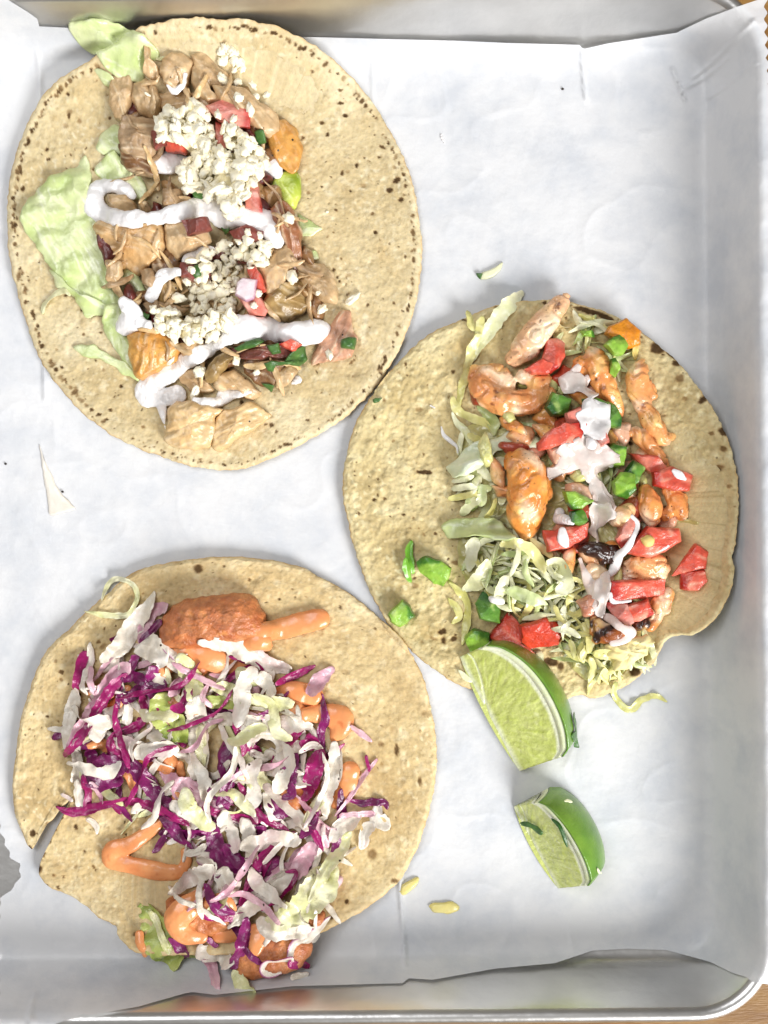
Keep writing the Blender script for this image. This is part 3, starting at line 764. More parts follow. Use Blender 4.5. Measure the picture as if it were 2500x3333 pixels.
COL3 = ((220, 198, 150), (194, 166, 116), (200, 166, 112), (238, 222, 182))
sp3 = [(652, 1850, 16, 14, .3, .8), (118, 2702, 10, 12, 0, 1), (108, 2752, 8, 12, 0, 1), (137, 2816, 12, 12, 0, 1), (156, 2872, 12, 8, 2.7, 1), (258, 2924, 6, 6, 0, .9), (326, 2978, 9, 8, 0, 1), (392, 3040, 24, 8, .9, 1), (432, 3084, 18, 9, .5, 1), (382, 3014, 5, 8, 0, .9), (1290, 2434, 8, 20, 0, .8), (1240, 2413, 9, 9, 0, .6), (1365, 2535, 7, 13, 0, .7), (1125, 2182, 15, 8, .2, .35), (1280, 2368, 12, 14, 0, .3), (1212, 2770, 16, 18, 0, .6), (1285, 2855, 14, 9, .2, .7), (1390, 2315, 20, 12, 0, .35), (345, 2100, 14, 8, 2.3, .5)]
tortilla(t3, (448, 2165), 37, 'torn corn tortilla under the cabbage slaw with a split lower left edge', 'tortilla', 8, COL3, sp3, 210, [], wav=9, roughness=1.1)
# ================================================================== chicken taco
HM_T = None
ON1 = 'on the chicken taco'
def rpt(poly, n, rs, mind=0):
    P = np.array(poly, float); lo, hi = P.min(0), P.max(0); out = []
    t = 0
    while len(out) < n and t < 60 * n:
        t += 1
        p = lo + (hi - lo) * rs.rand(2)
        if inside(P, p[None])[0] and all(np.hypot(*(p - q)) > mind for q in out): out.append(p)
    return out
def irr(cx, cy, a, b, ang, n, rs, jag=0.2):
    t = np.linspace(0, 2 * math.pi, n, endpoint=False) + rs.uniform(0, 1)
    r = 1 + jag * rs.uniform(-1, 1, n)
    x = a * r * np.cos(t); y = b * r * np.sin(t)
    return [(cx + u * math.cos(ang) - v * math.sin(ang), cy + u * math.sin(ang) + v * math.cos(ang)) for u, v in zip(x, y)]

rs = np.random.RandomState(101)
# lettuce under everything
LT = [
 ('A', [(430, 190), (490, 120), (600, 120), (740, 170), (830, 220), (920, 290), (940, 330), (860, 400), (850, 450), (790, 470), (690, 440), (600, 370), (570, 300), (480, 250)], 'broad pale lettuce leaf curling over the upper left rim of the chicken tortilla', 60, 12, (20, 1.5)),
 ('A', [(570, 430), (600, 430), (680, 470), (670, 525), (600, 480)], 'small whitish lettuce tip left of the shredded chicken', 20, 8, (30, 1)),
 ('A', [(590, 830), (650, 760), (700, 740), (760, 850), (740, 920), (640, 930), (590, 900)], 'translucent green lettuce piece beside the striped chicken chunk', 60, 9, (40, 1.5)),
 ('A', [(600, 970), (690, 910), (750, 990), (840, 1060), (880, 1180), (760, 1190), (640, 1110), (580, 1030)], 'green lettuce piece above the white cream curl', 50, 12, (60, 1.5)),
 ('C', [(150, -30), (150, -130), (200, -210), (300, -300), (400, -350), (500, -430), (540, -330), (530, -230), (600, -100), (660, 100), (680, 300), (720, 410), (700, 460), (560, 440), (480, 400), (400, 340), (310, 220), (220, 80)], 'largest pale green lettuce leaf, on the left side of the chicken taco', 60, 22, (60, 2.5)),
 ('C', [(300, 230), (420, 330), (480, 380), (600, 420), (660, 490), (560, 500), (500, 510), (440, 400), (340, 330)], 'thin whitish lettuce fold below the largest lettuce leaf', 40, 9, (40, 1)),
 ('C', [(640, 470), (720, 450), (760, 560), (800, 700), (800, 840), (720, 760), (640, 640), (615, 560)], 'pale lettuce strip beside the golden chicken cube', 70, 10, (80, 2)),
 ('C', [(450, 700), (560, 690), (680, 760), (760, 800), (830, 880), (822, 905), (700, 830), (600, 770), (500, 750)], 'bright narrow lettuce blade pointing left below the golden chicken cube', 30, 10, (30, 2)),
 ('C', [(700, 260), (800, 240), (880, 370), (890, 410), (760, 410), (690, 330)], 'shaded lettuce fold between chicken and cream', 45, 9, (40, 2)),
 ('B', [(590, 1040), (660, 1030), (700, 1090), (690, 1180), (640, 1250), (570, 1210), (500, 1170), (500, 1100)], 'crumpled yellow-green lettuce knot right of the cheese pile', 60, 26, (70, 3)),
 ('B', [(690, 1290), (760, 1330), (830, 1370), (780, 1400), (700, 1410)], 'pointed white lettuce tip right of the browned chicken strip', 20, 8, (0, 1)),
 ('D', [(700, 150), (780, 120), (800, 170), (740, 190)], 'tiny light green lettuce bit above the pulled chicken clump', 40, 9, (0, 1)),
]
def lettuce_leaf(c, pts, lab, a, h, fb, seed, grp, cf=None, ruf=9):
    o = chunk('lettuce_leaf', T(c, pts), h, M['lettuce'], cf or leafcol((222, 228, 180), (186, 204, 126), (238, 242, 214)), seed=seed, power=4, na=3, nsc=60, sharp=0.3, drape=0.85, fib=fb[0], fiba=fb[1] * .6,
              edge=0.35, ruffle=ruf, rsc=85, dz=5, wob=7)
    return tag(o, lab, 'lettuce', grp)
for i, (c, pts, lab, fib_, h, fb) in enumerate(LT):
    cf = leafcol((206, 216, 96), (150, 172, 44), (228, 236, 150)) if i == 9 else None
    lettuce_leaf(c, pts, lab, 0, h, fb, 200 + i, 'lettuce pieces ' + ON1, cf, 26 if i in (0, 4) else 14)
o = ribbon('lettuce_shred', T('C', [(250, 500), (265, 440), (320, 385), (390, 365), (430, 395)]), 20, M['lettuce'], leafcol((236, 232, 190), (210, 210, 150)), seed=220, thick=5, twist=1.0)
tag(o, 'thin curled whitish lettuce thread left of the largest lettuce leaf', 'lettuce', 'lettuce pieces ' + ON1)
o = ribbon('lettuce_shred', T('A', [(920, 330), (960, 322), (1030, 335)]), 14, M['lettuce'], leafcol((236, 232, 190), (210, 210, 150)), seed=221, thick=5)
tag(o, 'thin white lettuce arc behind the top chicken spike', 'lettuce', 'lettuce pieces ' + ON1)

# small dark shreds packed under the pile
pileW = T('A', [(760, 500), (1000, 420), (1300, 480), (1560, 640), (1650, 900), (1640, 1100)]) + T('D', [(660, -60), (820, 240), (860, 420), (800, 560), (700, 740), (600, 880), (420, 900), (260, 900)]) + \
        T('C', [(1240, 950), (1060, 860), (820, 620), (700, 360), (600, 60)]) + T('A', [(640, 1300), (700, 1150), (800, 1000), (760, 700)])
for k, p in enumerate(rpt(pileW, 64, rs, 38)):
    a, b = rs.uniform(34, 66), rs.uniform(18, 34)
    ccc = [chickcol((188, 150, 100), (136, 98, 58), .2), chickcol((160, 118, 76), (104, 70, 44), .1), twocol((120, 52, 44), (84, 36, 34), 30)][k % 3 if k % 5 else 2]
    o = chunk('chicken_shred', irr(p[0], p[1], a, b, rs.uniform(0, 3.14), 9, rs, 0.25), rs.uniform(30, 55), M['chicken'], ccc, seed=300 + k, power=2.2, na=8, nsc=22, drape=0.3, fib=rs.uniform(0, 180), fiba=5, edge=0.2, step=7)
    g_ = reg(p, 680, 800, 180); tag(o, 'brown chicken shred beneath the larger chunks in the %s of the pile' % g_, 'chicken', 'chicken shreds packed in the %s of the pile' % g_)

CH = [
 # crop, outline, label, height, fibre dir, golden, tilt, palette, dz
 ('A', [(680, 460), (740, 430), (790, 470), (800, 560), (770, 640), (745, 720), (690, 700), (650, 600), (660, 520)], 'frayed chicken shreds hanging at the upper left of the pile', 60, 70, .1, 0),
 ('A', [(800, 500), (880, 475), (940, 520), (960, 600), (950, 680), (900, 700), (830, 660), (790, 590)], 'pale wrinkled chicken chunk at the upper left of the pile', 80, 60, .1, 0),
 ('A', [(740, 690), (860, 700), (965, 720), (960, 800), (930, 880), (900, 960), (820, 950), (740, 900), (708, 810)], 'striped chicken chunk left of the upper cheese', 75, 5, 0, 1),
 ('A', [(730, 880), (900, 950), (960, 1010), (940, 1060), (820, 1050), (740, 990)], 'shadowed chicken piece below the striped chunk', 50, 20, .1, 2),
 ('A', [(865, 280), (890, 262), (910, 300), (912, 370), (950, 400), (945, 450), (900, 462), (862, 430), (868, 350)], 'upright chicken spike nearest the upper left lettuce leaf', 60, 85, .3, 0),
 ('A', [(980, 360), (1040, 320), (1110, 325), (1165, 370), (1150, 430), (1110, 500), (1060, 545), (1000, 520), (965, 440)], 'folded chicken piece holding the topmost cream drop', 75, 30, .3, 0),
 ('A', [(1150, 345), (1215, 310), (1290, 380), (1370, 440), (1405, 500), (1330, 525), (1230, 500), (1180, 430)], 'long grained chicken strip at the top of the pile', 60, 35, .2, 0),
 ('A', [(1165, 400), (1200, 380), (1240, 480), (1280, 560), (1330, 600), (1250, 620), (1180, 560), (1150, 480)], 'thin yellowish chicken fold under the grained strip', 66, 55, .4, 0),
 ('A', [(940, 560), (1060, 545), (1180, 560), (1260, 610), (1250, 680), (1120, 690), (1030, 650), (970, 650)], 'flat chicken slice above the upper cheese', 50, 15, .2, 0),
 ('A', [(1290, 520), (1390, 520), (1480, 540), (1560, 600), (1640, 660), (1665, 760), (1600, 800), (1500, 740), (1400, 660), (1320, 600)], 'smooth pinkish chicken slice at the upper right of the pile', 58, 40, .15, 0),
 ('B', [(520, 725), (600, 708), (660, 760), (702, 870), (682, 990), (640, 1032), (575, 990), (520, 890), (490, 800)], 'golden flat chicken slice on the right of the upper cheese', 60, 65, .9, 3),
 ('A', [(640, 1165), (690, 1160), (760, 1170), (810, 1220), (820, 1280), (740, 1280), (660, 1230)], 'tan chicken piece inside the cream curl', 70, 20, .3, 0),
 ('A', [(830, 1222), (880, 1208), (910, 1262), (870, 1285)], 'small golden chicken crumb inside the cream curl', 55, 20, .6, 0),
 ('A', [(975, 1130), (1080, 1130), (1100, 1200), (1060, 1245), (985, 1240)], 'brown chicken piece under the middle cream band', 60, 50, .2, 1),
 ('C', [(555, -20), (590, -60), (700, -50), (850, -50), (960, -40), (985, 60), (945, 150), (870, 210), (820, 252), (770, 225), (690, 150), (600, 70)], 'large tan chicken chunk under the cream curl', 85, 20, .35, 4),
 ('C', [(990, -60), (1120, -75), (1220, -30), (1262, 60), (1200, 90), (1120, 130), (1060, 170), (1000, 90)], 'rounded tan chicken chunk left of the lower cheese', 85, 60, .3, 0),
 ('C', [(905, 220), (1000, 108), (1080, 185), (1095, 225), (990, 250), (930, 270)], 'dark seared chicken piece between the two tan chunks', 55, 60, .2, 2),
 ('C', [(640, 185), (720, 190), (735, 260), (700, 330), (750, 405), (700, 390), (640, 300)], 'narrow curved chicken skin at the left of the pile', 36, 80, .2, 0),
 ('C', [(835, 240), (900, 228), (945, 280), (912, 350), (860, 322)], 'small brown chicken chunk above the thin cream line', 55, 80, .2, 1),
 ('C', [(945, 330), (1010, 298), (1075, 330), (1045, 400), (990, 450), (940, 430)], 'olive-tinted chicken chunk left of the lower cheese', 66, 70, .2, 5),
 ('C', [(860, 440), (920, 420), (1060, 450), (1120, 470), (1040, 520), (900, 500)], 'brown chicken rim under the left cream blob', 50, 10, .2, 1),
 ('C', [(765, 630), (860, 600), (940, 600), (1040, 650), (1082, 700), (1060, 765), (960, 820), (850, 892), (812, 850), (780, 760)], 'golden-skinned chicken cube with a grained left face', 90, 100, .95, 3),
 ('C', [(1080, 680), (1180, 660), (1250, 690), (1220, 740), (1100, 755)], 'yellowish chicken piece under the lower cheese band', 50, 10, .3, 0),
 ('C', [(1070, 860), (1150, 830), (1230, 880), (1275, 960), (1160, 965), (1080, 910)], 'pale oval chicken slice beside the lower cream', 50, 30, .3, 0),
 ('C', [(1225, 880), (1265, 790), (1340, 730), (1400, 760), (1340, 830), (1300, 900), (1240, 910)], 'dark rimmed folded chicken piece in the lower pile', 75, 120, .2, 5),
 ('C', [(1300, 870), (1400, 838), (1470, 880), (1552, 960), (1500, 1012), (1420, 965), (1330, 960), (1285, 930)], 'pleated chicken piece above the two bottom chunks', 66, 50, .3, 0),
 ('C', [(1012, 1080), (1060, 1030), (1150, 1030), (1240, 1050), (1335, 1075), (1280, 1130), (1285, 1250), (1200, 1302), (1060, 1290), (988, 1250), (1005, 1160)], 'grained pale chicken chunk at the bottom left of the taco', 85, 165, .25, 6),
 ('C', [(1330, 1095), (1420, 1060), (1500, 1028), (1560, 1070), (1612, 1112), (1540, 1170), (1440, 1230), (1330, 1312), (1280, 1290), (1285, 1180)], 'flat grained chicken chunk at the bottom right of the taco', 66, 150, .3, 6),
 ('D', [(440, 140), (520, 110), (650, 60), (660, 180), (615, 280), (590, 350), (540, 400), (500, 380), (470, 280), (440, 210)], 'tall smooth tan chicken slab right of the lower cheese', 85, 80, .3, 0),
 ('D', [(660, 205), (740, 180), (840, 200), (890, 260), (922, 360), (895, 440), (830, 420), (740, 360), (680, 300)], 'wide folded chicken slice at the right edge of the pile', 66, 50, .35, 0),
 ('D', [(490, 400), (580, 320), (700, 310), (785, 360), (765, 430), (705, 490), (620, 535), (520, 510), (475, 450)], 'pulled chicken clump of loose fibres on the right', 80, 20, .1, 5),
 ('B', [(520, 1265), (580, 1210), (640, 1240), (692, 1360), (702, 1480), (690, 1600), (655, 1610), (620, 1480), (560, 1380)], 'narrow browned chicken strip right of the middle cream', 75, 75, .1, 7),
 ('D', [(890, 550), (950, 480), (1000, 500), (1005, 580), (1030, 650), (1000, 755), (880, 775), (770, 790), (800, 680)], 'pinkish flat chicken slice at the far right of the pile', 40, 120, 0, 8),
 ('D', [(360, 790), (440, 745), (560, 750), (640, 800), (610, 880), (500, 935), (420, 905), (365, 850)], 'dark seared chicken chunk under the cilantro sprig', 72, 20, .2, 2),
 ('D', [(280, 705), (420, 680), (560, 690), (640, 690), (620, 760), (480, 775), (330, 765)], 'purplish brown chicken piece below the lower cream', 60, 10, 0, 9),
 ('D', [(560, 850), (640, 800), (670, 850), (620, 920), (550, 940)], 'translucent pale chicken edge beside the small cream drop', 40, 10, .1, 0),
]
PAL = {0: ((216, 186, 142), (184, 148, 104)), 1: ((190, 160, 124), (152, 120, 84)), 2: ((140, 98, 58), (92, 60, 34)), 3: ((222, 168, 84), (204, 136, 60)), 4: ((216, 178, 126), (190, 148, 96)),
       5: ((176, 146, 92), (120, 92, 52)), 6: ((228, 198, 148), (208, 168, 112)), 7: ((176, 116, 78), (132, 80, 48)), 8: ((216, 166, 134), (196, 140, 110)), 9: ((132, 74, 62), (100, 52, 46))}
for i, (c, pts, lab, h, fd, gold, pal) in enumerate(CH):
    big = pal in (6, 3)
    o = chunk('chicken_chunk', T(c, pts), h * 0.85, M['chicken'], chickcol(*PAL[pal], gold=gold * .65), seed=400 + i, power=3.6, na=7, nsc=30, sharp=0.7, drape=0.12, fib=fd, fiba=3.0 if pal != 4 else 1.5,
              edge=0.36, facets=4, fs=0.6, grow=1.07, wob=6, tilt=(rs.uniform(-.2, .2), rs.uniform(-.2, .2)), q=35)
    tag(o, lab, 'chicken', 'chicken pieces ' + ON1)

for k, p in enumerate(rpt(pileW, 80, rs, 30)):
    a = rs.uniform(0, 3.14); L = rs.uniform(60, 150); b = rs.uniform(-.35, .35) * L
    q = [(p[0] - L / 2 * math.cos(a), p[1] - L / 2 * math.sin(a)), (p[0] - b * .4 * math.sin(a), p[1] + b * .4 * math.cos(a)), (p[0] + L / 2 * math.cos(a), p[1] + L / 2 * math.sin(a))]
    o = ribbon('chicken_fibre', q, rs.uniform(9, 24), M['chicken'], chickcol(*PAL[[0, 0, 1, 6][k % 4]], gold=.15), seed=4600 + k, thick=8, twist=.8, curl=-.1, taper=.4, ruf=6, m=5)
    g_ = reg(p, 680, 800, 180); tag(o, 'pulled chicken fibre strewn over the chicken chunks in the %s of the pile' % g_, 'chicken', 'pulled chicken fibres in the %s of the pile' % g_)
def small(name, mat, c, pts, lab, cat, h, cf, grp, seed, power=3.5, na=3, sharp=0.6, q=50, **k):
    o = chunk(name, T(c, pts), h, mat, cf, seed=seed, power=power + 5, na=na * .5, nsc=26, sharp=.95, q=q, edge=.62, facets=2, fs=.7, crease=34, tilt=(rs.uniform(-.18, .18), rs.uniform(-.18, .18)), **k)
    return tag(o, lab, cat, grp)
def tomcol(fl, fl2, pale, skin):
    def f(V, d):
        r = np.random.RandomState(d['seed'] + 3); th = r.uniform(0, 6.28); c = V.mean(0); rad = np.abs(V[:, :2] - c[:2]).max()
        u = ((V[:, 0] - c[0]) * math.cos(th) + (V[:, 1] - c[1]) * math.sin(th)); w = -(V[:, 0] - c[0]) * math.sin(th) + (V[:, 1] - c[1]) * math.cos(th)
        C = mix(c3(*fl), c3(*fl2), 0.5 + 0.9 * fbm(V, 40, d['seed'], 3))
        C = mix(C, c3(*pale), 0.75 * sstep(.15, .7, nz(np.stack([u / 3, w, 0 * u], 1), 16, d['seed'] + 4)))
        C = mix(C, c3(*pale), 0.5 * sstep(.2, .7, nz(V, 60, d['seed'] + 5)))
        return mix(C, c3(*skin), sstep(.5, .66, u / rad + .1 * nz(V, 20, d['seed'])))
    return f
TOMC = tomcol((222, 100, 78), (206, 70, 52), (234, 164, 138), (184, 44, 34)); TOMP = tomcol((224, 148, 130), (208, 112, 98), (234, 186, 170), (196, 70, 60))
TOMD = twocol((150, 78, 64), (116, 56, 50), 30)
TM = [
 ('A', [(1240, 640), (1330, 610), (1440, 620), (1500, 700), (1500, 770), (1400, 770), (1310, 720)], 'largest washed-out red tomato piece at the top of the chicken taco', 60, TOMP),
 ('A', [(1290, 730), (1360, 760), (1370, 880), (1320, 910), (1290, 820)], 'red tomato strip inside the upper cheese', 55, TOMP),
 ('A', [(905, 780), (980, 770), (1010, 850), (930, 900)], 'dark red tomato bit left of the upper cheese', 50, TOMD),
 ('A', [(1000, 865), (1100, 835), (1140, 870), (1110, 920), (1000, 905)], 'bright red tomato bit above the left cream patch', 60, TOMC),
 ('B', [(345, 1120), (440, 1105), (465, 1260), (370, 1245)], 'upright pink tomato slab right of the upper cheese', 66, TOMP),
 ('D', [(380, 235), (430, 220), (480, 300), (492, 360), (440, 375), (400, 290)], 'red tomato wedge behind the diced onion', 60, TOMC),
 ('D', [(320, 390), (440, 370), (500, 480), (480, 510), (390, 500)], 'red tomato wedge in front of the diced onion', 55, TOMP),
 ('D', [(570, 685), (640, 650), (705, 680), (650, 730)], 'small orange-red tomato bit beside the green herb chunk', 60, TOMC),
 ('D', [(110, 625), (190, 585), (250, 620), (200, 655)], 'dark red tomato bit peeking through the lower cream', 70, TOMD),
 ('A', [(1090, 1320), (1240, 1300), (1270, 1380), (1130, 1410)], 'dark red tomato under the middle cream band', 55, TOMD),
 ('A', [(1380, 1390), (1480, 1350), (1580, 1390), (1560, 1450), (1420, 1440)], 'dark red tomato above the lower cheese pile', 55, TOMD),
 ('D', [(-20, 200), (90, 190), (150, 260), (60, 300), (-20, 280)], 'dark red tomato among the lower cheese crumbs', 50, TOMD),
 ('D', [(300, 100), (400, 130), (420, 200), (320, 200)], 'dark red tomato strip among the lower cheese crumbs', 50, TOMD),
]
for i, (c, p, l, h, cf) in enumerate(TM):
    small('tomato_dice', M['tomato'], c, p, l, 'tomato', h * 0.8, cf, 'tomato pieces ' + ON1, 500 + i, 3.0, 6)
HB = [
 ('B', [(425, 805), (480, 795), (488, 850), (440, 866)], 'dark green cilantro flake on the upper cheese'),
 ('A', [(1140, 1140), (1200, 1130), (1260, 1150), (1240, 1210), (1170, 1190)], 'dark cilantro leaf at the foot of the upper cheese'),
 ('D', [(945, 655), (985, 640), (1030, 645), (1020, 710), (945, 700)], 'square green cilantro flake on the pinkish chicken slice'),
 ('D', [(600, 800), (650, 740), (720, 695), (732, 770), (690, 815), (640, 810)], 'largest green herb chunk at the lower right of the pile'),
 ('D', [(485, 800), (530, 780), (580, 785), (650, 785), (660, 800), (590, 805), (545, 810), (530, 840), (500, 835)], 'frilly cilantro sprig on the dark seared chunk'),
 ('D', [(300, 700), (440, 640), (475, 660), (420, 700), (330, 720)], 'thin green herb strip under the lower cream'),
 ('C', [(800, 500), (850, 485), (905, 510), (890, 545), (840, 535)], 'green herb leaf in the left cream blob'),
 ('D', [(500, 690), (560, 675), (580, 730), (530, 740)], 'green herb bit left of the orange-red tomato'),
 ('D', [(470, 920), (540, 930), (520, 965)], 'small green herb tip below the dark seared chunk'),
 ('C', [(1150, 230), (1190, 200), (1210, 270), (1170, 285)], 'dark green herb bit beside the lower cheese'),
 ('A', [(1330, 1360), (1380, 1350), (1380, 1400), (1345, 1405)], 'green onion bit under the middle cream'),
]
def herb(c, p, l, seed, grp, h=9, dz=2):
    o = chunk('cilantro_piece', T(c, p), h, M['herb'], twocol((82, 122, 56), (52, 88, 40), 25, 1.2, (130, 164, 90), .4, 30), seed=seed, power=5, na=2, sharp=0.7, drape=0.8, ruffle=5, rsc=30, step=4, dz=dz, edge=.4)
    return tag(o, l, 'cilantro', grp)
for i, (c, p, l) in enumerate(HB): herb(c, p, l, 540 + i, 'cilantro pieces ' + ON1, 30 if i in (3, 2, 7) else 14)
o = chunk('onion_dice', T('D', [(320, 312), (350, 288), (432, 300), (415, 402), (370, 420), (310, 385)]), 40, M['cabbage'],
          lambda V, d: mix(mix(c3(238, 222, 224), c3(222, 198, 206), 0.5 + fbm(V, 30, 3)), c3(190, 140, 170), sstep(.86, 1.0, d['RR'])), seed=570, power=9, na=1.5, sharp=1, edge=.6, crease=34, q=80, wob=1, grow=1.1, dz=10)
tag(o, 'square diced red onion with a purple edge on the chicken taco', 'onion')
WHITE = lambda V, d: mix(c3(246, 244, 244), c3(236, 232, 230), 0.5 + 0.8 * fbm(V, 80, 4))
def jz(st, k):
    q = []
    for i, (x, y, r) in enumerate(st): q.append((x, y, r * k))
    return q
CRM = [
 ([('A', [(800, 1180, 26), (740, 1135, 42), (660, 1115, 48), (590, 1140, 55), (560, 1195, 60), (580, 1260, 60), (660, 1305, 60), (760, 1325, 58), (860, 1325, 54), (950, 1310, 48), (1040, 1285, 62), (1140, 1255, 64), (1240, 1255, 66), (1350, 1285, 74), (1450, 1295, 80), (1560, 1310, 84), (1620, 1370, 80), (1655, 1445, 52)])], 'thick white cream band looping across the middle of the chicken taco'),
 ([('A', [(950, 970, 62), (1040, 975, 72), (1120, 985, 60)])], 'white cream patch left of the upper cheese'),
 ([('B', [(420, 975, 50), (470, 980, 56), (530, 1000, 56), (560, 1040, 44)])], 'white cream end right of the upper cheese'),
 ([('A', [(1010, 505, 20), (1045, 535, 30), (1090, 500, 22), (1110, 445, 15)])], 'topmost small white cream drop on folded chicken'),
 ([('C', [(1125, 180, 34), (1170, 130, 46), (1260, 125, 42)])], 'white cream crescent left of the lower cheese'),
 ([('C', [(1080, 255, 26), (1000, 265, 42), (940, 325, 38), (912, 400, 34)])], 'translucent thin cream streak at the left of the pile'),
 ([('C', [(750, 440, 40), (800, 490, 66), (765, 570, 62)]), ('C', [(800, 540, 60), (890, 570, 40)])], 'lumpy white cream blob at the left edge of the pile'),
 ([('C', [(1210, 560, 50), (1300, 590, 68), (1420, 590, 84)]), ('D', [(380, 590, 84), (520, 600, 84), (620, 620, 62), (730, 615, 76), (810, 600, 58), (840, 595, 40)])], 'wide white cream band across the lower pile'),
 ([('C', [(1370, 650, 46), (1280, 695, 46), (1180, 745, 50), (1100, 790, 56), (1020, 850, 58), (940, 880, 58), (885, 950, 76), (880, 1000, 62), (960, 1005, 58), (1060, 990, 58)]), ('C', [(960, 1010, 50), (975, 1080, 30), (988, 1150, 14), (996, 1190, 6)])], 'dripping white cream tail at the lower left of the pile'),
 ([('C', [(1170, 1015, 22), (1240, 1035, 34), (1315, 1030, 32), (1355, 990, 40), (1430, 980, 28), (1500, 970, 14)])], 'small white cream streak above the bottom chunks'),
 ([('D', [(650, 915, 14), (680, 895, 28)])], 'tiny white cream drop at the lower right of the pile'),
]
for i, (sts, lab) in enumerate(CRM):
    o = blob('cream_drizzle', [T(c, p) for c, p in sts], M['cream'], WHITE, seed=600 + i, flat=0.3, sink=0.5, disp=6, dsc=38, smooth=7, drapeto=1.0, jit=.45)
    tag(o, lab, 'cream', 'cream drizzles ' + ON1)

# cheese crumbles: shared lumpy shapes
def crumb_mesh(k):
    r = np.random.RandomState(900 + k)
    v0, f0 = ico(3); v = v0.copy()
    e_ = np.array([1, r.uniform(.6, .95), r.uniform(.55, .8)])
    if k % 5 == 0: e_ = np.array([1.15, .42, .45])
    v = v * (1 + 0.55 * nz(v0 * 100, 85, k)[:, None] + 0.42 * nz(v0 * 100, 44, k + 40)[:, None] + 0.2 * nz(v0 * 100, 22, k + 80)[:, None])
    v = np.sign(v) * np.abs(v) ** 0.88 * e_
    me = bpy.data.meshes.new('cheese_crumb'); me.from_pydata(v.tolist(), [], f0.tolist()); me.update()
    me.polygons.foreach_set('use_smooth', np.ones(len(me.polygons), bool))
    setcol(me, mix(c3(252, 247, 230), c3(250, 240, 208), 0.5 + nz(v * 100, 80, k))); me.materials.append(M['cheese'])
    return me
CRUMBS = [crumb_mesh(k) for k in range(14)]
def crumb(vx, vy, r, lab, grp, k=None, z=None, cat='cheese', name='cheese_crumb', ang=None, mesh=None):
    zz = 0
    for _ in range(2):
        x, y = unp(vx, vy, zz + r * .3); zz = float(hs(np.array([x]), np.array([y]))[0])
    me = mesh or CRUMBS[rs.randint(14) if k is None else k]
    o = bpy.data.objects.new(name, me); SC.collection.objects.link(o)
    o.location = ((x - CX) * S, (CY - y) * S, (zz + r * .12) * S); o.scale = (r * S,) * 3
    o.rotation_euler = (rs.uniform(-.5, .5), rs.uniform(-.5, .5), rs.uniform(0, 6.28) if ang is None else ang)
    tag(o, lab, cat, grp)
    a = np.linspace(0, 6.28, 9)[:-1]
    for q, hh in ((0.0, .75), (0.6, .5)):
        hm_add(np.stack([x + q * r * np.cos(a), y + q * r * np.sin(a), np.full(8, zz + r * hh)], 1))
    return o
UP = [(1130, 610), (1190, 600), (1240, 680), (1260, 780), (1310, 890), (1400, 950), (1540, 880), (1590, 950), (1560, 1060), (1480, 1180), (1460, 1240), (1370, 1300), (1300, 1220), (1200, 1170), (1100, 1130), (1080, 1060), (1130, 980), (1130, 870), (1010, 840), (945, 840), (960, 700), (1080, 700)]
rs = np.random.RandomState(55)
CHB = twocol((254, 246, 216), (248, 234, 184), 40)
for poly, lab, sd in [(UP, 'packed pale cheese at the base of the tall upper heap', 950), ([(1330, 760), (1440, 790), (1540, 900), (1450, 900), (1370, 850)], 'thin patch of packed cheese beside the tall upper heap', 951)]:
    o = chunk('cheese_layer', T('A', poly), 46, M['cheese'], CHB, seed=sd, power=3, na=20, nsc=24, sharp=.4, drape=.8, edge=.3, wob=11, grow=.93); tag(o, lab, 'cheese')
o = chunk('cheese_layer', T('C', [(930, 490), (1010, 480), (1120, 555), (1230, 550), (1400, 490), (1440, 520), (1300, 620), (1150, 650), (1000, 640), (930, 560)]), 34, M['cheese'], CHB, seed=952, power=3, na=16, nsc=22, sharp=.4, drape=.8, edge=.3, wob=10, grow=.93); tag(o, 'packed cheese along the lower cream band', 'cheese')
for p in rpt(T('A', UP), 118, rs, 9): crumb(p[0], p[1], rs.uniform(15, 27), 'pale cheese crumb in the %s of the tall upper heap' % reg(p, 690, 500, 70), 'cheese crumbs in the %s of the upper heap' % reg(p, 690, 500, 70))
for p in rpt(T('A', [(1330, 740), (1440, 760), (1580, 900), (1450, 920), (1350, 850)]), 20, rs, 14): crumb(p[0], p[1], rs.uniform(10, 20), 'pale cheese crumb on the tomato beside the upper heap', 'cheese crumbs beside the upper heap')
for p in rpt(T('A', [(1310, 245), (1410, 245), (1450, 390), (1330, 395)]), 13, rs, 13): crumb(p[0], p[1], rs.uniform(11, 19), 'white cheese crumb in the small clump near the top rim of the tortilla', 'cheese crumbs of the small top clump')
LOW = T('C', [(1130, 200), (1270, 110), (1400, 60), (1480, 10), (1600, 30), (1620, 200), (1500, 220), (1420, 260), (1440, 400), (1400, 480), (1260, 520), (1180, 500), (1120, 390), (1180, 300)])
for p in rpt(LOW, 74, rs, 17): crumb(p[0], p[1], rs.uniform(10, 23), 'pale cheese crumb in the %s of the loose lower heap' % reg(p, 720, 900, 60), 'cheese crumbs in the %s of the lower heap' % reg(p, 720, 900, 60))
for p in rpt(T('C', [(910, 470), (1010, 460), (1120, 545), (1230, 540), (1420, 470), (1490, 500), (1310, 640), (1150, 665), (1000, 655), (920, 570)]), 44, rs, 12): crumb(p[0], p[1], rs.uniform(11, 21), 'pale cheese crumb along the lower cream band', 'cheese crumbs along the lower cream band')
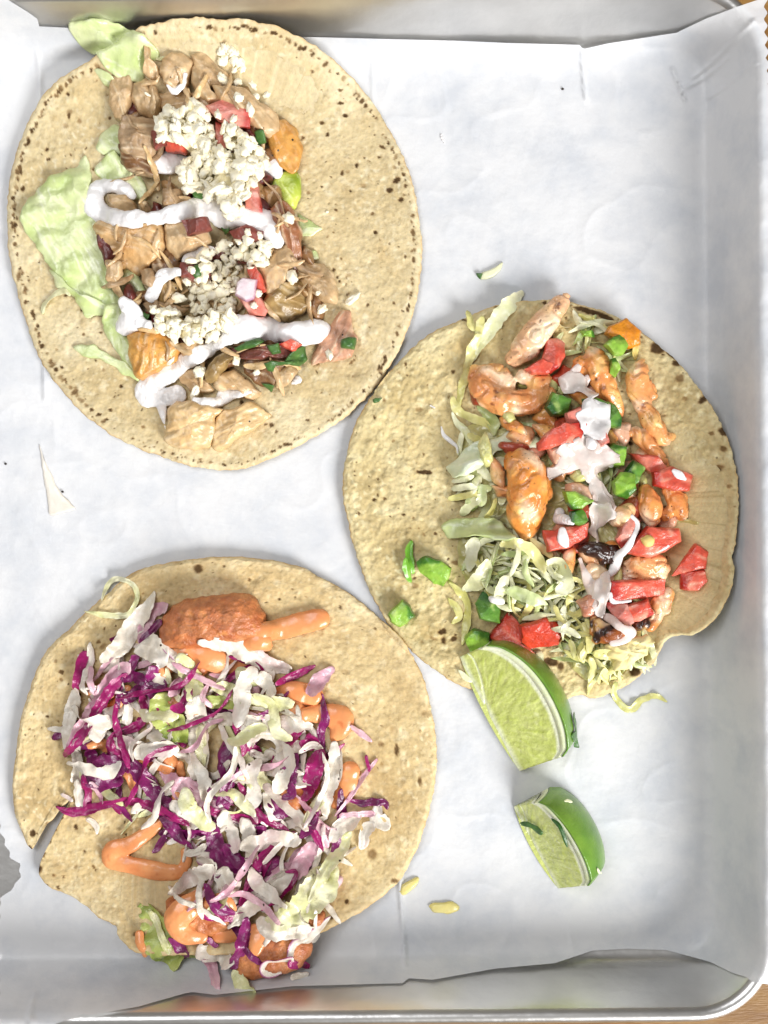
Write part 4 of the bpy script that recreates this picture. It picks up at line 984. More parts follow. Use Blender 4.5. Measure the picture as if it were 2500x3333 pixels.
for c, x, y, r, lab in [('A', 1425, 500, 14, 'single cheese crumb right of the grained chicken strip'), ('A', 1512, 500, 17, 'single teardrop cheese crumb on bare tortilla near the top'), ('A', 1600, 560, 14, 'single cheese crumb nearest the golden chicken slice'),
                        ('A', 1430, 590, 17, 'single cheese crumb on the pinkish top slice'), ('A', 1545, 600, 11, 'tiny cheese crumb on the rim of the pinkish top slice'), ('A', 1500, 655, 20, 'cheese crumb on the right of the top tomato'),
                        ('A', 1335, 480, 20, 'cheese crumb resting on the grained chicken strip'), ('A', 1400, 705, 15, 'cheese crumb in the middle of the top tomato'), ('A', 1310, 690, 16, 'cheese crumb on the left of the top tomato'),
                        ('A', 885, 565, 9, 'tiny white crumb on the pale wrinkled chunk'), ('A', 1010, 660, 13, 'cheese crumb left of the upper heap tip'), ('D', 400, 230, 9, 'tiny cheese crumb on the red wedge behind the onion'), ('D', 440, 366, 13, 'cheese crumb touching the diced onion'),
                        ('D', 645, 275, 24, 'largest single cheese crumb right of the tan slab'), ('D', 410, 435, 12, 'cheese crumb below the diced onion'), ('D', 1010, 410, 24, 'white cheese flake at the far right of the chicken pile'),
                        ('D', 872, 745, 16, 'cheese crumb on the pinkish flat slice'), ('D', 432, 850, 12, 'cheese crumb on the dark seared chunk'), ('D', 305, 775, 15, 'cheese crumb left of the purplish piece'), ('D', 800, 375, 8, 'tiny cheese crumb on the pulled chicken clump'),
                        ('D', 820, 470, 18, 'cheese crumb at the foot of the pulled chicken clump'), ('C', 1018, 780, 14, 'cheese crumb on the golden-skinned cube'), ('C', 1195, 850, 20, 'long cheese crumb on the cream tail'), ('C', 1168, 975, 22, 'upright cheese crumb at the end of the cream tail'),
                        ('C', 1115, 300, 16, 'cheese crumb beside the thin cream streak'), ('C', 1065, 400, 26, 'large cheese lump over the olive-tinted chunk'), ('B', 855, 1272, 6, 'tiny white crumb alone on the speckled tortilla'), ('B', 625, 1310, 18, 'cheese crumb on the browned chicken strip'), ('B', 410, 840, 13, 'cheese crumb above the dark cilantro flake')]:
    x0, y0, s0 = CR[c]; crumb(x0 + x * s0, y0 + y * s0, r * 1.0, lab, None)

# ================================================================== shrimp taco
ON2 = 'on the shrimp taco'
rs = np.random.RandomState(202)
LC2 = leafcol((238, 236, 204), (220, 222, 168), (244, 244, 224)); LCY = leafcol((236, 228, 164), (212, 206, 116), (240, 236, 190)); LCG = leafcol((218, 226, 172), (178, 196, 116), (230, 236, 202))
# shredded bed
MOUND = twocol((214, 208, 150), (176, 166, 98), 36, 1.4, (236, 232, 196), .2, 26)
for pts, h, lab, sd in [([(470, 960), (640, 1000), (860, 1020), (960, 1120), (1000, 1260), (1180, 1300), (1210, 1400), (1150, 1500), (960, 1560), (860, 1440), (830, 1320), (660, 1290), (560, 1240), (470, 1160), (440, 1040)], 40, 'packed yellowish lettuce bed at the bottom of the shrimp taco', 2901),
                        ([(480, 560), (620, 540), (700, 620), (840, 560), (900, 420), (1060, 480), (1130, 640), (1180, 800), (1260, 900), (1280, 1100), (1250, 1250), (1000, 1300), (940, 1050), (760, 1020), (600, 940), (480, 860), (440, 720)], 34, 'packed lettuce bed under the central shrimp', 2902)]:
    o = chunk('lettuce_bed', T('N', pts), h, M['lettuce'], MOUND, seed=sd, power=3, na=14, nsc=30, sharp=.3, drape=.5, edge=.15, wob=10, grow=.97); tag(o, lab, 'lettuce')
BED = T('G', [(1080, 620), (1240, 600), (1400, 640), (1659, 640)]) + T('H', [(330, 700), (420, 900), (450, 1100), (420, 1250), (560, 1400), (860, 1400), (900, 1480), (760, 1600), (540, 1640), (300, 1560), (200, 1450), (120, 1300)]) + T('G', [(1540, 1200), (1380, 1180), (1200, 1050), (1120, 900)])
UPB = T('F', [(150, 480), (240, 410), (420, 440), (520, 560), (680, 640), (640, 900), (560, 860), (400, 680), (200, 740), (140, 640)])
MID = T('E', [(1560, 1440), (1659, 1300)]) + T('H', [(150, -60), (560, -40), (640, 200), (400, 300), (160, 120), (60, 0)])
MIDL = T('G', [(950, 60), (1280, 0), (1290, 420), (1180, 500), (1060, 380), (960, 220)])
def shredbed(poly, n, lab, grp, seed, wid=(10, 26), ln=(90, 170), mats=(LC2, LC2, LCY, LCG), lift=3, cat='lettuce'):
    r = np.random.RandomState(seed)
    for k, p in enumerate(rpt(poly, n, r, 10)):
        a = r.uniform(0, 3.14); L = r.uniform(*ln); b = r.uniform(-.5, .5) * L
        q = [(p[0] - L / 2 * math.cos(a), p[1] - L / 2 * math.sin(a)), (p[0] - b * .4 * math.sin(a), p[1] + b * .4 * math.cos(a)), (p[0] + L / 2 * math.cos(a), p[1] + L / 2 * math.sin(a))]
        o = ribbon('lettuce_shred', q, r.uniform(*wid), M['lettuce'], mats[k % len(mats)], seed=seed + k, thick=6, twist=1.5, curl=r.uniform(-.2, .35), taper=0.35, step=8, m=5, ruf=5)
        g_ = reg(p, np.mean([v[0] for v in poly]), np.mean([v[1] for v in poly]), 90); tag(o, lab + ', ' + g_, cat, grp + ', ' + g_)
shredbed(BED, 210, 'short yellowish lettuce shred in the bed below the shrimp', 'lettuce shreds of the lower bed', 3000)
shredbed(UPB, 20, 'short pale shred between the two topmost shrimp', 'lettuce shreds near the top of the shrimp taco', 3200)
shredbed(MID, 22, 'short shred under the pink cream in the centre of the shrimp taco', 'lettuce shreds in the centre of the shrimp taco', 3300)
EXT = T('N', [(860, 1240), (1000, 1260), (1190, 1380), (1180, 1470), (1060, 1530), (960, 1580), (900, 1480), (850, 1360)])
shredbed(EXT, 46, 'short yellow shred spilling to the bottom right rim', 'yellow shreds at the bottom right rim', 3450, (14, 30), (50, 100), (LCY, LC2, LCY))
shredbed(MIDL, 22, 'pointed pale lettuce shred left of the orange shrimp', 'lettuce shreds left of the orange shrimp', 3400, (20, 34), (60, 110))
RB2 = [
 ('E', [(1440, 225), (1340, 320), (1240, 430), (1150, 560), (1080, 660), (1040, 770)], [100, 130, 120, 110, 100, 80], LC2, 'long pale lettuce strip reaching past the top left rim of the shrimp taco'),
 ('E', [(1005, 375), (1020, 460), (1045, 545)], 75, LCY, 'short yellow-white lettuce stub left of the long pale strip'),
 ('E', [(1110, 420), (1095, 500), (1075, 600)], 62, LCY, 'second short lettuce stub beside the long pale strip'),
 ('E', [(1100, 560), (1040, 660), (1010, 780), (980, 900), (950, 1000), (935, 1100), (925, 1150)], [90, 90, 70, 60, 60, 55, 40], LCY, 'narrow yellow-green lettuce strip down the left of the curled shrimp'),
 ('E', [(880, 1040), (900, 1110), (950, 1170), (1040, 1210), (1130, 1250), (1200, 1330)], [70, 80, 60, 70, 70, 50], LCY, 'lime green lettuce curl under the curled shrimp'),
 ('E', [(1060, 1050), (1120, 1130), (1190, 1230), (1200, 1350)], 90, LCG, 'green lettuce shred leaning below the curled shrimp'),
 ('E', [(880, 1160), (915, 1240), (980, 1310), (1020, 1400), (1010, 1440)], [40, 45, 60, 50, 40], LC2, 'thin pale lettuce arc below the lime green curl'),
 ('E', [(1000, 1330), (1060, 1370), (1130, 1395)], 60, LCY, 'pointed yellow lettuce bit left of the broad white strip'),
 ('E', [(1330, 1270), (1440, 1290), (1540, 1310)], 100, LCG, 'green lettuce shred below the white edge of the curled shrimp'),
 ('E', [(955, 1320), (940, 1420), (930, 1500)], 50, LC2, 'upright pale lettuce sliver near the small cream streak'),
 ('G', [(1050, 120), (960, 140), (880, 160)], 50, LC2, 'topmost pointed shred left of the orange shrimp'),
 ('G', [(1070, 195), (960, 205), (880, 215)], 55, LC2, 'second pointed shred left of the orange shrimp'),
 ('G', [(1100, 250), (980, 270), (850, 295)], 50, LCY, 'third pointed shred left of the orange shrimp'),
 ('G', [(1110, 260), (1030, 330), (950, 420)], 70, LC2, 'downward pointed shred left of the orange shrimp'),
 ('G', [(1110, 180), (1110, 260), (1100, 350)], 90, LCG, 'upright broad green-white shred left of the orange shrimp'),
 ('G', [(1040, 590), (1035, 700), (1015, 860)], [130, 120, 60], LC2, 'wide translucent lettuce strip hanging below the broad pale piece'),
 ('G', [(1160, 760), (1120, 860), (1060, 950), (970, 1010)], [110, 150, 130, 80], LC2, 'thick white lettuce curve in the lower bed'),
 ('G', [(1290, 880), (1260, 980), (1235, 1080)], 110, LC2, 'short white lettuce tab above the deep green pepper'),
 ('G', [(1300, 990), (1420, 1030), (1530, 1075), (1620, 1110)], [90, 110, 100, 40], LCG, 'tapering green lettuce blade in the lower bed'),
 ('G', [(855, 930), (940, 1010), (1000, 1110), (990, 1260), (960, 1420)], [40, 70, 55, 60, 40], LCY, 'long yellow lettuce strip curving down to the lime wedge'),
 ('G', [(850, 1060), (905, 1120), (935, 1200), (875, 1255)], [45, 60, 60, 40], LCY, 'small hooked lettuce scrap on bare tortilla'),
 ('G', [(1480, 600), (1580, 680), (1659, 740)], 70, LCY, 'curved cream-coloured shred below the orange shrimp'),
 ('G', [(1250, 640), (1400, 640), (1520, 720), (1600, 860)], 90, LCY, 'long arched yellow shred across the lower bed'),
 ('H', [(60, 780), (170, 800), (200, 960), (130, 1000)], 130, LC2, 'broad yellowish lettuce piece near the charred shrimp'),
 ('H', [(990, 480), (1100, 465), (1230, 480)], 50, leafcol((196, 184, 120), (160, 146, 84)), 'brownish curled shred right of the small shrimp tail'),
 ('H', [(420, 1480), (560, 1500), (640, 1590)], 100, LCY, 'yellow shred at the bottom rim of the shrimp taco'),
 ('F', [(760, 600), (755, 680), (750, 760)], 60, leafcol((238, 226, 150), (222, 200, 110)), 'short yellow shred below the orange tomato'),
 ('M', [(395, 165), (440, 210), (490, 250)], [20, 40, 30], LC2, 'small white lettuce sliver touching the upper lime wedge'),
 ('M', [(935, 40), (945, 100), (965, 170)], [80, 70, 30], LC2, 'white shred between lime wedge and charred tortilla spot'),
]
def lshred(c, pts, w, cf, lab, seed, grp, sc=None, **k):
    s0 = CR[c][2]
    w = [q * s0 for q in w] if not np.isscalar(w) else w * s0
    o = ribbon('lettuce_shred', T(c, pts), w, M['lettuce'], cf, seed=seed, thick=8, twist=.7, curl=.18, ruf=5, **k)
    return tag(o, lab, 'lettuce', grp)
for i, (c, p, w, cf, l) in enumerate(RB2): lshred(c, p, w, cf, l, 3500 + i, 'lettuce strips ' + ON2)
o = lshred('M', [(1450, 235), (1440, 310), (1475, 375), (1530, 430), (1580, 432), (1620, 385), (1665, 360), (1740, 345), (1810, 385)], [60, 50, 40, 45, 50, 45, 40, 45, 30], leafcol((226, 222, 150), (200, 200, 116)), 'wavy yellow lettuce curl lying on paper below the shrimp tortilla', 3560, None)
lettuce_leaf('E', [(860, 1590), (940, 1500), (1000, 1440), (1100, 1390), (1220, 1370), (1300, 1310), (1380, 1300), (1450, 1320), (1545, 1380), (1540, 1440), (1400, 1450), (1300, 1440), (1200, 1500), (1100, 1600), (1000, 1640), (895, 1655)], 'broad whitish lettuce strip above the orange shrimp', 0, 26, (160, 2), 3570, 'lettuce strips ' + ON2, leafcol((228, 234, 206), (196, 212, 160), (240, 242, 226)))
lettuce_leaf('G', [(810, 500), (860, 460), (980, 440), (1080, 450), (1200, 440), (1290, 520), (1350, 600), (1200, 600), (1100, 575), (980, 590), (870, 592)], 'flat translucent lettuce piece under the tip of the orange shrimp', 0, 20, (170, 2), 3571, 'lettuce strips ' + ON2, leafcol((216, 222, 170), (178, 196, 116), (230, 236, 206)))

WET = [(1560, 1280), (1700, 1200), (1850, 1180), (2000, 1300), (2060, 1400), (2150, 1500), (2180, 1700), (2180, 1900), (2130, 2060), (1960, 2080), (1880, 1950), (1800, 1750), (1680, 1700), (1560, 1480)]
WETC = [shrimpcol(.3, .1), twocol((232, 196, 168), (214, 150, 116), 40), twocol((224, 176, 150), (190, 110, 80), 40), leafcol((226, 222, 160), (196, 196, 110)), twocol((196, 84, 56), (150, 60, 40), 40), shrimpcol(.05, .5)]
for k, p in enumerate(rpt(WET, 62, rs, 34)):
    a, b = rs.uniform(34, 60), rs.uniform(20, 36)
    o = chunk('filling_scrap', irr(p[0], p[1], a, b, rs.uniform(0, 3.14), 9, rs, 0.25), rs.uniform(24, 44), M['shrimp'], WETC[k % 6], seed=2700 + k, power=3, na=7, nsc=22, drape=0.3, edge=0.3, step=7, facets=2)
    g_ = reg(p, 1900, 1620, 140); tag(o, 'moist scrap packed beneath the shrimp and tomatoes in the %s of the filling' % g_, 'filling', 'moist scraps in the %s of the shrimp filling' % g_)
# shrimp
def shrimp(strokes, lab, seed, pale=0.05, char=0.35, co=(228, 146, 62), flat=.8, sink=.15, disp=3.5, ridge=6, rsc=60, tail=None, drapeto=.5, zoff=0):
    sts = [T(c, p) for c, p in strokes]
    o = blob('shrimp', sts, M['shrimp'], shrimpcol(pale + (.04 if sum(co) > 300 else 0), char, co), seed=seed, flat=flat, sink=sink, disp=disp, dsc=34, smooth=3, ridge=ridge, rsc=rsc, drapeto=drapeto, zoff=zoff)
    return tag(o, lab, 'shrimp', 'grilled shrimp ' + ON2)
shrimp([('E', [(1750, 290, 40), (1690, 350, 72), (1610, 460, 100), (1520, 570, 115), (1430, 680, 110), (1345, 765, 70)]), ('E', [(1735, 280, 25), (1760, 330, 30), (1700, 430, 35)])], 'long pale shrimp pointing to the top rim of the tortilla', 700, .45, .15)
shrimp([('F', [(-90, 1210 - 450, 1)])] and [('F', [(400, 690, 36), (440, 780, 100), (480, 900, 108), (540, 1020, 86), (600, 1120, 56), (645, 1190, 22)]), ('F', [(320, 800, 70), (300, 880, 50)])], 'upright orange shrimp in the upper middle of the taco', 701, .05, .45)
shrimp([('E', [(1050, 840, 45), (1065, 930, 75), (1140, 1030, 100), (1250, 1090, 108), (1370, 1105, 108), (1490, 1090, 100), (1600, 1040, 84)]), ('E', [(1120, 860, 62), (1230, 880, 84), (1290, 960, 80)]), ('E', [(1430, 895, 66), (1560, 940, 70), (1610, 900, 50)])], 'large curled shrimp with browned patches at the upper left', 702, .1, .5)
shrimp([('F', [(800, 795, 44), (760, 890, 92), (755, 1010, 84), (820, 1150, 74), (880, 1260, 88), (950, 1370, 66), (1050, 1350, 30)]), ('F', [(850, 960, 50), (880, 1030, 46)])], 'slender seared shrimp at the upper right of the taco', 703, .1, .5)
shrimp([('F', [(720, 1320, 50), (780, 1350, 72), (860, 1430, 60), (940, 1510, 48), (985, 1580, 34)])], 'small orange shrimp tail above the right tomatoes', 704, .1, .2)
shrimp([('G', [(1390, -60, 60), (1370, 0, 100), (1430, 60, 150), (1450, 170, 160), (1440, 300, 168), (1430, 420, 140), (1450, 530, 80), (1450, 610, 28)]), ('G', [(1560, 120, 84), (1590, 250, 70)])], 'bright orange shrimp in the centre left of the taco', 705, 0, .12, (234, 150, 58))
shrimp([('H', [(830, 240, 70), (850, 330, 96), (870, 430, 78), (865, 490, 34)])], 'bright knobbly shrimp end above the right red tomatoes', 706, .05, .1, (232, 146, 58))
shrimp([('H', [(560, 420, 50), (640, 430, 90), (700, 380, 60)])], 'tan shrimp piece under the thin cream in the centre', 707, .35, .1)
shrimp([('H', [(1010, 230, 70), (1060, 330, 84), (1110, 410, 58)]), ('H', [(980, 420, 50), (1110, 290, 50)])], 'charred orange shrimp bit near the right rim', 708, .05, .6)
shrimp([('H', [(430, 860, 90), (500, 930, 90), (560, 1040, 70)])], 'pale translucent shrimp body in the lower middle', 709, .7, .05, (220, 170, 120))
shrimp([('H', [(320, 670, 36), (400, 680, 62), (500, 690, 70), (580, 690, 50)]), ('H', [(500, 770, 45), (560, 750, 50)])], 'blackened shrimp crust in the lower middle', 710, 0, 3.0, (70, 36, 26))
shrimp([('H', [(690, 800, 44), (790, 790, 76), (900, 790, 80), (960, 830, 52)]), ('H', [(700, 870, 40), (830, 880, 52), (940, 880, 46)])], 'rounded shrimp lobe between the two red tomato rows', 711, .2, .2)
shrimp([('H', [(990, 1020, 56), (940, 1090, 72), (900, 1180, 62), (860, 1270, 50)]), ('H', [(980, 1150, 44), (1020, 1010, 36)])], 'crisp orange shrimp edge at the lower right', 712, .05, .25)
shrimp([('H', [(430, 1220, 50), (480, 1320, 80), (580, 1330, 74), (660, 1300, 50)]), ('H', [(440, 1380, 40)])], 'dark charred shrimp end at the bottom of the taco', 713, 0, 1.5, (120, 60, 30))
shrimp([('H', [(760, 1270, 44), (820, 1250, 50)])], 'small blackened shrimp tip at the bottom of the taco', 714, 0, 2.0, (110, 50, 30))

T2T = [
 ('F', [(70, 612), (150, 590), (215, 640), (210, 740), (160, 820), (90, 866), (40, 760)], 'tomato cube between the long pale shrimp and the upright one', 66, TOMC),
 ('E', [(1440, 830), (1580, 750), (1659, 800), (1620, 870), (1500, 870)], 'shaded red tomato behind the curled shrimp', 45, TOMC),
 ('F', [(0, 1400), (100, 1300), (200, 1250), (370, 1258), (332, 1340), (310, 1400), (150, 1430), (20, 1455)], 'long red tomato slice left of the cream-covered pepper', 60, TOMC),
 ('F', [(215, 1170), (330, 1130), (375, 1240), (230, 1262)], 'pinkish tomato bit under the cream-covered pepper', 50, TOMP),
 ('F', [(430, 1370), (520, 1290), (552, 1400), (480, 1440)], 'tomato wedge right of the cream pool', 60, TOMP),
 ('F', [(715, 1490), (920, 1500), (1000, 1600), (990, 1650), (880, 1640), (820, 1600)], 'long tomato slice at the upper right', 60, TOMC),
 ('H', [(880, 90), (1030, 40), (1192, 110), (1160, 235), (1060, 230), (890, 185)], 'tomato piece with a pale seed streak at the right', 60, TOMC),
 ('H', [(48, 545), (230, 515), (390, 480), (370, 590), (250, 660), (80, 702)], 'red tomato under the small cream drop', 60, TOMC),
 ('H', [(605, 600), (700, 408), (785, 460), (740, 620), (650, 675)], 'tilted tomato strip glazed with pink cream', 75, TOMP),
 ('H', [(690, 715), (760, 600), (850, 510), (1085, 525), (1112, 620), (980, 702), (860, 745)], 'large glossy tomato chunk holding a yellow seed', 72, TOMC),
 ('H', [(1140, 745), (1220, 640), (1315, 700), (1292, 830), (1150, 850), (1045, 885)], 'upper tomato dice alone on the right of the tortilla', 60, TOMC),
 ('H', [(1110, 862), (1280, 845), (1305, 930), (1240, 1002), (1110, 992)], 'lower tomato dice alone on the right of the tortilla', 50, TOMC),
 ('H', [(560, 925), (980, 920), (972, 1030), (820, 1060), (600, 1090), (540, 1070)], 'widest tomato bar in the lower right', 70, TOMC),
 ('H', [(520, 1100), (690, 1100), (745, 1250), (690, 1282), (600, 1225)], 'pale pink cream-coated tomato below the widest bar', 60, TOMP),
 ('H', [(685, 1120), (840, 1068), (892, 1180), (800, 1232), (715, 1245)], 'tomato dice below the widest tomato bar', 66, TOMC),
 ('G', [(1170, 1360), (1320, 1178), (1412, 1270), (1412, 1420), (1512, 1470), (1500, 1535), (1350, 1460), (1230, 1422)], 'dark red tomato behind the upper lime wedge', 50, TOMC),
 ('G', [(1405, 1275), (1600, 1208), (1680, 1225), (1728, 1320), (1690, 1420), (1500, 1450), (1430, 1405)], 'large orange-red tomato cube above the lime wedge', 74, twocol((214, 78, 48), (190, 44, 28), 60)),
 ('F', [(560, 500), (680, 448), (792, 540), (782, 640), (710, 672), (620, 620), (520, 565)], 'orange-yellow tomato chunk near the top right rim', 56, twocol((226, 150, 34), (206, 118, 22), 50)),
]
for i, (c, p, l, h, cf) in enumerate(T2T):
    small('tomato_dice', M['tomato'], c, p, l, 'tomato', h * 0.85, cf, 'tomato pieces ' + ON2, 750 + i, 3.2, 5, 0.65)
def pepcol(fl, fl2, skin):
    def f(V, d):
        r = np.random.RandomState(d['seed']); th = r.uniform(0, 6.28); c = V.mean(0); rad = np.abs(V[:, :2] - c[:2]).max()
        u = ((V[:, 0] - c[0]) * math.cos(th) + (V[:, 1] - c[1]) * math.sin(th)) / rad
        C = mix(c3(*fl), c3(*fl2), 0.5 + 0.9 * fbm(V, 32, d['seed'], 3))
        C = mix(C, c3(196, 214, 130), 0.6 * sstep(.25, .8, nz(V, 26, d['seed'] + 1)))
        return mix(C, c3(*skin), sstep(.3, .5, u + .15 * nz(V, 20, d['seed'])))
    return f
GRC = pepcol((160, 200, 78), (122, 170, 52), (70, 124, 36)); GRD = pepcol((106, 154, 58), (76, 126, 42), (44, 92, 34))
GP = [
 ('F', [(510, 645), (570, 590), (640, 568), (702, 640), (655, 722), (580, 725)], 'green pepper dice against the orange-yellow tomato', 66, GRC),
 ('F', [(560, 760), (600, 750), (642, 830), (600, 895), (560, 860)], 'pale green pepper scrap left of the slender shrimp', 50, GRC),
 ('F', [(330, 540), (420, 530), (440, 580), (350, 580)], 'thin green pepper sliver near the top shreds', 36, GRC),
 ('F', [(60, 1130), (115, 1015), (262, 1060), (235, 1190), (110, 1200)], 'dark green pepper dice on the curled shrimp tail', 72, GRD),
 ('F', [(355, 1062), (450, 1048), (545, 1095), (520, 1202), (430, 1192), (370, 1122)], 'green pepper ring piece filled with white cream', 60, GRD),
 ('F', [(535, 1085), (600, 1108), (652, 1220), (632, 1292), (540, 1275)], 'curved green pepper skin right of the cream pool', 60, GRD),
 ('F', [(490, 1490), (580, 1413), (684, 1430), (662, 1582), (570, 1575), (480, 1540)], 'bright square green pepper below the blackened bit', 72, GRC),
 ('H', [(680, 80), (740, -5), (832, 50), (772, 172), (705, 205)], 'dark green pepper dice beside the long right tomato', 76, GRD),
 ('H', [(580, 165), (640, 90), (745, 100), (752, 222), (690, 292), (600, 255)], 'green pepper dice above the bright knobbly shrimp end', 72, GRC),
 ('H', [(200, 240), (290, 240), (430, 300), (340, 372), (270, 372), (225, 330)], 'leaf-shaped green pepper beside the orange shrimp', 72, GRC),
 ('H', [(250, 400), (350, 372), (392, 462), (320, 505), (245, 470)], 'dark green pepper below the leaf-shaped one', 60, GRD),
 ('G', [(608, 780), (680, 738), (790, 768), (875, 830), (852, 912), (812, 962), (740, 940), (640, 862)], 'large green pepper piece alone on the left of the tortilla', 62, GRC),
 ('G', [(388, 1182), (500, 1072), (552, 1120), (594, 1200), (482, 1284), (408, 1242)], 'green pepper cube nearest the slaw taco', 60, GRC),
 ('G', [(1060, 1110), (1120, 1015), (1250, 1080), (1245, 1245), (1090, 1220)], 'deep green pepper under the short white lettuce tab', 58, GRD),
 ('G', [(985, 1370), (1050, 1298), (1165, 1330), (1160, 1440), (1020, 1475)], 'rounded green pepper touching the upper lime wedge', 62, GRC),
]
for i, (c, p, l, h, cf) in enumerate(GP):
    small('pepper_dice', M['pepper'], c, p, l, 'green pepper', h * 0.85, cf, 'green pepper pieces ' + ON2, 780 + i, 5.0, 5, 0.9)
for i, (p, l) in enumerate([([(572, 615), (548, 690), (560, 780), (582, 870)], 'upper bright green herb blade on bare tortilla'), ([(520, 745), (530, 840), (560, 940)], 'lower bright green herb blade on bare tortilla')]):
    o = ribbon('herb_blade', T('G', p), 26, M['lettuce'], leafcol((150, 206, 74), (96, 160, 36), (180, 220, 110)), seed=797 + i, thick=8, curl=.3, taper=.4); tag(o, l, 'herb', None)
herb('E', [(270, 1065), (290, 1052), (345, 1056), (325, 1080), (275, 1092)], 'dark green herb flake where two tortillas meet', 799, None)
PINKW = lambda V, d: mix(c3(240, 232, 226), c3(226, 200, 190), 0.5 + 0.9 * fbm(V, 60, d['seed'], 3))
C2 = [
 ([('F', [(310, 820, 26), (270, 880, 44), (240, 950, 50), (330, 960, 50), (390, 900, 30)])], 'translucent cream glaze on the upright shrimp', PINKW),
 ([('F', [(400, 1080, 36), (440, 1130, 52), (450, 1200, 44), (460, 1270, 54), (420, 1330, 50), (380, 1330, 26)])], 'brightest white cream pool over the pepper ring', WHITE),
 ([('F', [(210, 1430, 44), (270, 1480, 44), (340, 1520, 34), (430, 1545, 34), (540, 1540, 44), (570, 1570, 30)]), ('F', [(340, 1350, 18), (330, 1420, 20), (380, 1500, 24)]), ('F', [(350, 1510, 34), (400, 1570, 22), (440, 1640, 14)]), ('F', [(270, 1500, 30), (200, 1560, 22), (100, 1610, 12)])], 'spreading pink cream strands in the centre of the shrimp taco', PINKW),
 ([('H', [(480, 190, 20), (510, 260, 36), (490, 320, 40), (540, 300, 20)])], 'small pink cream knot left of the bright shrimp end', PINKW),
 ([('H', [(190, 400, 44), (150, 450, 36), (220, 450, 46), (270, 480, 22)])], 'pale green-tinged cream on the leaf-shaped pepper', WHITE),
 ([('H', [(190, 540, 36), (195, 600, 50), (210, 640, 34)])], 'rounded white cream drop on the left red tomato', WHITE),
 ([('H', [(1050, 80, 22), (1090, 110, 34), (1130, 140, 20)])], 'white cream fleck on the right tomato', WHITE),
 ([('H', [(720, 430, 22), (770, 500, 24), (740, 590, 20), (690, 680, 34), (620, 740, 44), (590, 830, 40), (560, 880, 26)])], 'white cream strand beside the blackened crust', WHITE),
 ([('H', [(900, 700, 14), (960, 670, 16), (1040, 620, 8)])], 'thin white cream line on the large tomato chunk', WHITE),
 ([('H', [(560, 1030, 22), (580, 1080, 26), (640, 1090, 16), (720, 1080, 12)])], 'white cream edge on the widest tomato bar', WHITE),
 ([('H', [(500, 1190, 20), (580, 1230, 40), (640, 1290, 44), (700, 1310, 50), (660, 1370, 44), (570, 1400, 26)])], 'greyish white cream on the charred end', PINKW),
 ([('H', [(330, 760, 22), (380, 900, 40), (440, 1020, 50), (430, 1130, 36)])], 'watery cream film on the lettuce bed', PINKW),
]
for i, (sts, lab, cf) in enumerate(C2):
    o = blob('cream_drizzle', [T(c, p) for c, p in sts], M['cream'], cf, seed=820 + i, flat=0.36, sink=0.55, disp=2, dsc=60, smooth=4, drapeto=1.0, jit=.3)
    tag(o, lab, 'cream', 'cream drizzles ' + ON2)
FILM = lambda V, d: mix(c3(250, 244, 238), c3(240, 222, 212), 0.5 + 0.9 * fbm(V, 50, d['seed'], 3))
for i, (pts, cf, lab) in enumerate([
    ([(850, 400), (890, 355), (930, 350), (960, 410), (1000, 450), (970, 470), (920, 440), (870, 430)], FILM, 'thin pink cream film on the upright shrimp'),
    ([(950, 475), (1040, 470), (1050, 550), (1010, 610), (940, 600), (925, 540)], WHITE, 'flat white cream pool beside the pepper ring'),
    ([(850, 650), (930, 620), (1000, 640), (1085, 690), (1050, 725), (1010, 745), (1040, 830), (1065, 880), (1010, 885), (960, 785), (900, 710), (830, 755), (795, 770), (840, 700)], PINKW, 'wide pink cream puddle with thin arms in the centre of the shrimp taco'),
    ([(975, 860), (1025, 870), (1050, 920), (1010, 960), (985, 1010), (970, 940)], FILM, 'brownish cream film above the blackened crust'),
    ([(1000, 1160), (1050, 1140), (1045, 1230), (1010, 1310), (985, 1240)], FILM, 'watery cream film left of the widest tomato bar')]):
    o = chunk('cream_puddle', T('N', pts), 5, M['film'], cf, seed=870 + i, power=5, na=3, nsc=30, sharp=.2, drape=1, edge=.3, dz=1, wob=16, grow=1.04); tag(o, lab, 'cream', 'cream puddles ' + ON2)
o = blob('cream_drizzle', [T('E', [(798, 1280, 8), (815, 1340, 18), (870, 1390, 20), (915, 1430, 14), (925, 1475, 8)])], M['cream'], WHITE, seed=840, flat=.5, smooth=4); tag(o, 'thin white cream streak on bare tortilla left of the lettuce', 'cream')
o = blob('cream_drizzle', [T('E', [(715, 1115, 7), (735, 1125, 9), (745, 1130, 6)])], M['cream'], WHITE, seed=841, flat=.5, smooth=4); tag(o, 'tiny white cream spot on bare tortilla above the streak', 'cream')
YEL = twocol((240, 214, 140), (230, 196, 110), 40)
for c, x, y, a, b, an, lab in [('H', 858, 618, 52, 40, .3, 'pale yellow seed on the large glossy tomato'), ('G', 1225, 1075, 60, 30, .4, 'white cheese scrap on the deep green pepper'), ('F', 415, 1410, 50, 36, 1.2, 'pale onion bit in the cream pool')]:
    o = chunk('food_scrap', T(c, irr(x, y, a, b, an, 10, rs, .12)), 20, M['cheese'], YEL if 'seed' in lab else WHITE, seed=int(x), power=2, na=2, q=70); tag(o, lab, 'scrap')
o = chunk('cheese_piece', T('H', [(540, 1420), (640, 1380), (740, 1370), (850, 1350), (905, 1400), (860, 1440), (840, 1500), (760, 1560), (700, 1600), (600, 1620), (590, 1540), (530, 1500)]), 44, M['cheese'], twocol((244, 232, 176), (232, 212, 140), 50), seed=860, power=2.2, na=12, nsc=24, sharp=.8, fib=20, fiba=7, wob=8)
tag(o, 'cream-coloured melted cheese piece at the bottom right of the shrimp taco', 'cheese')
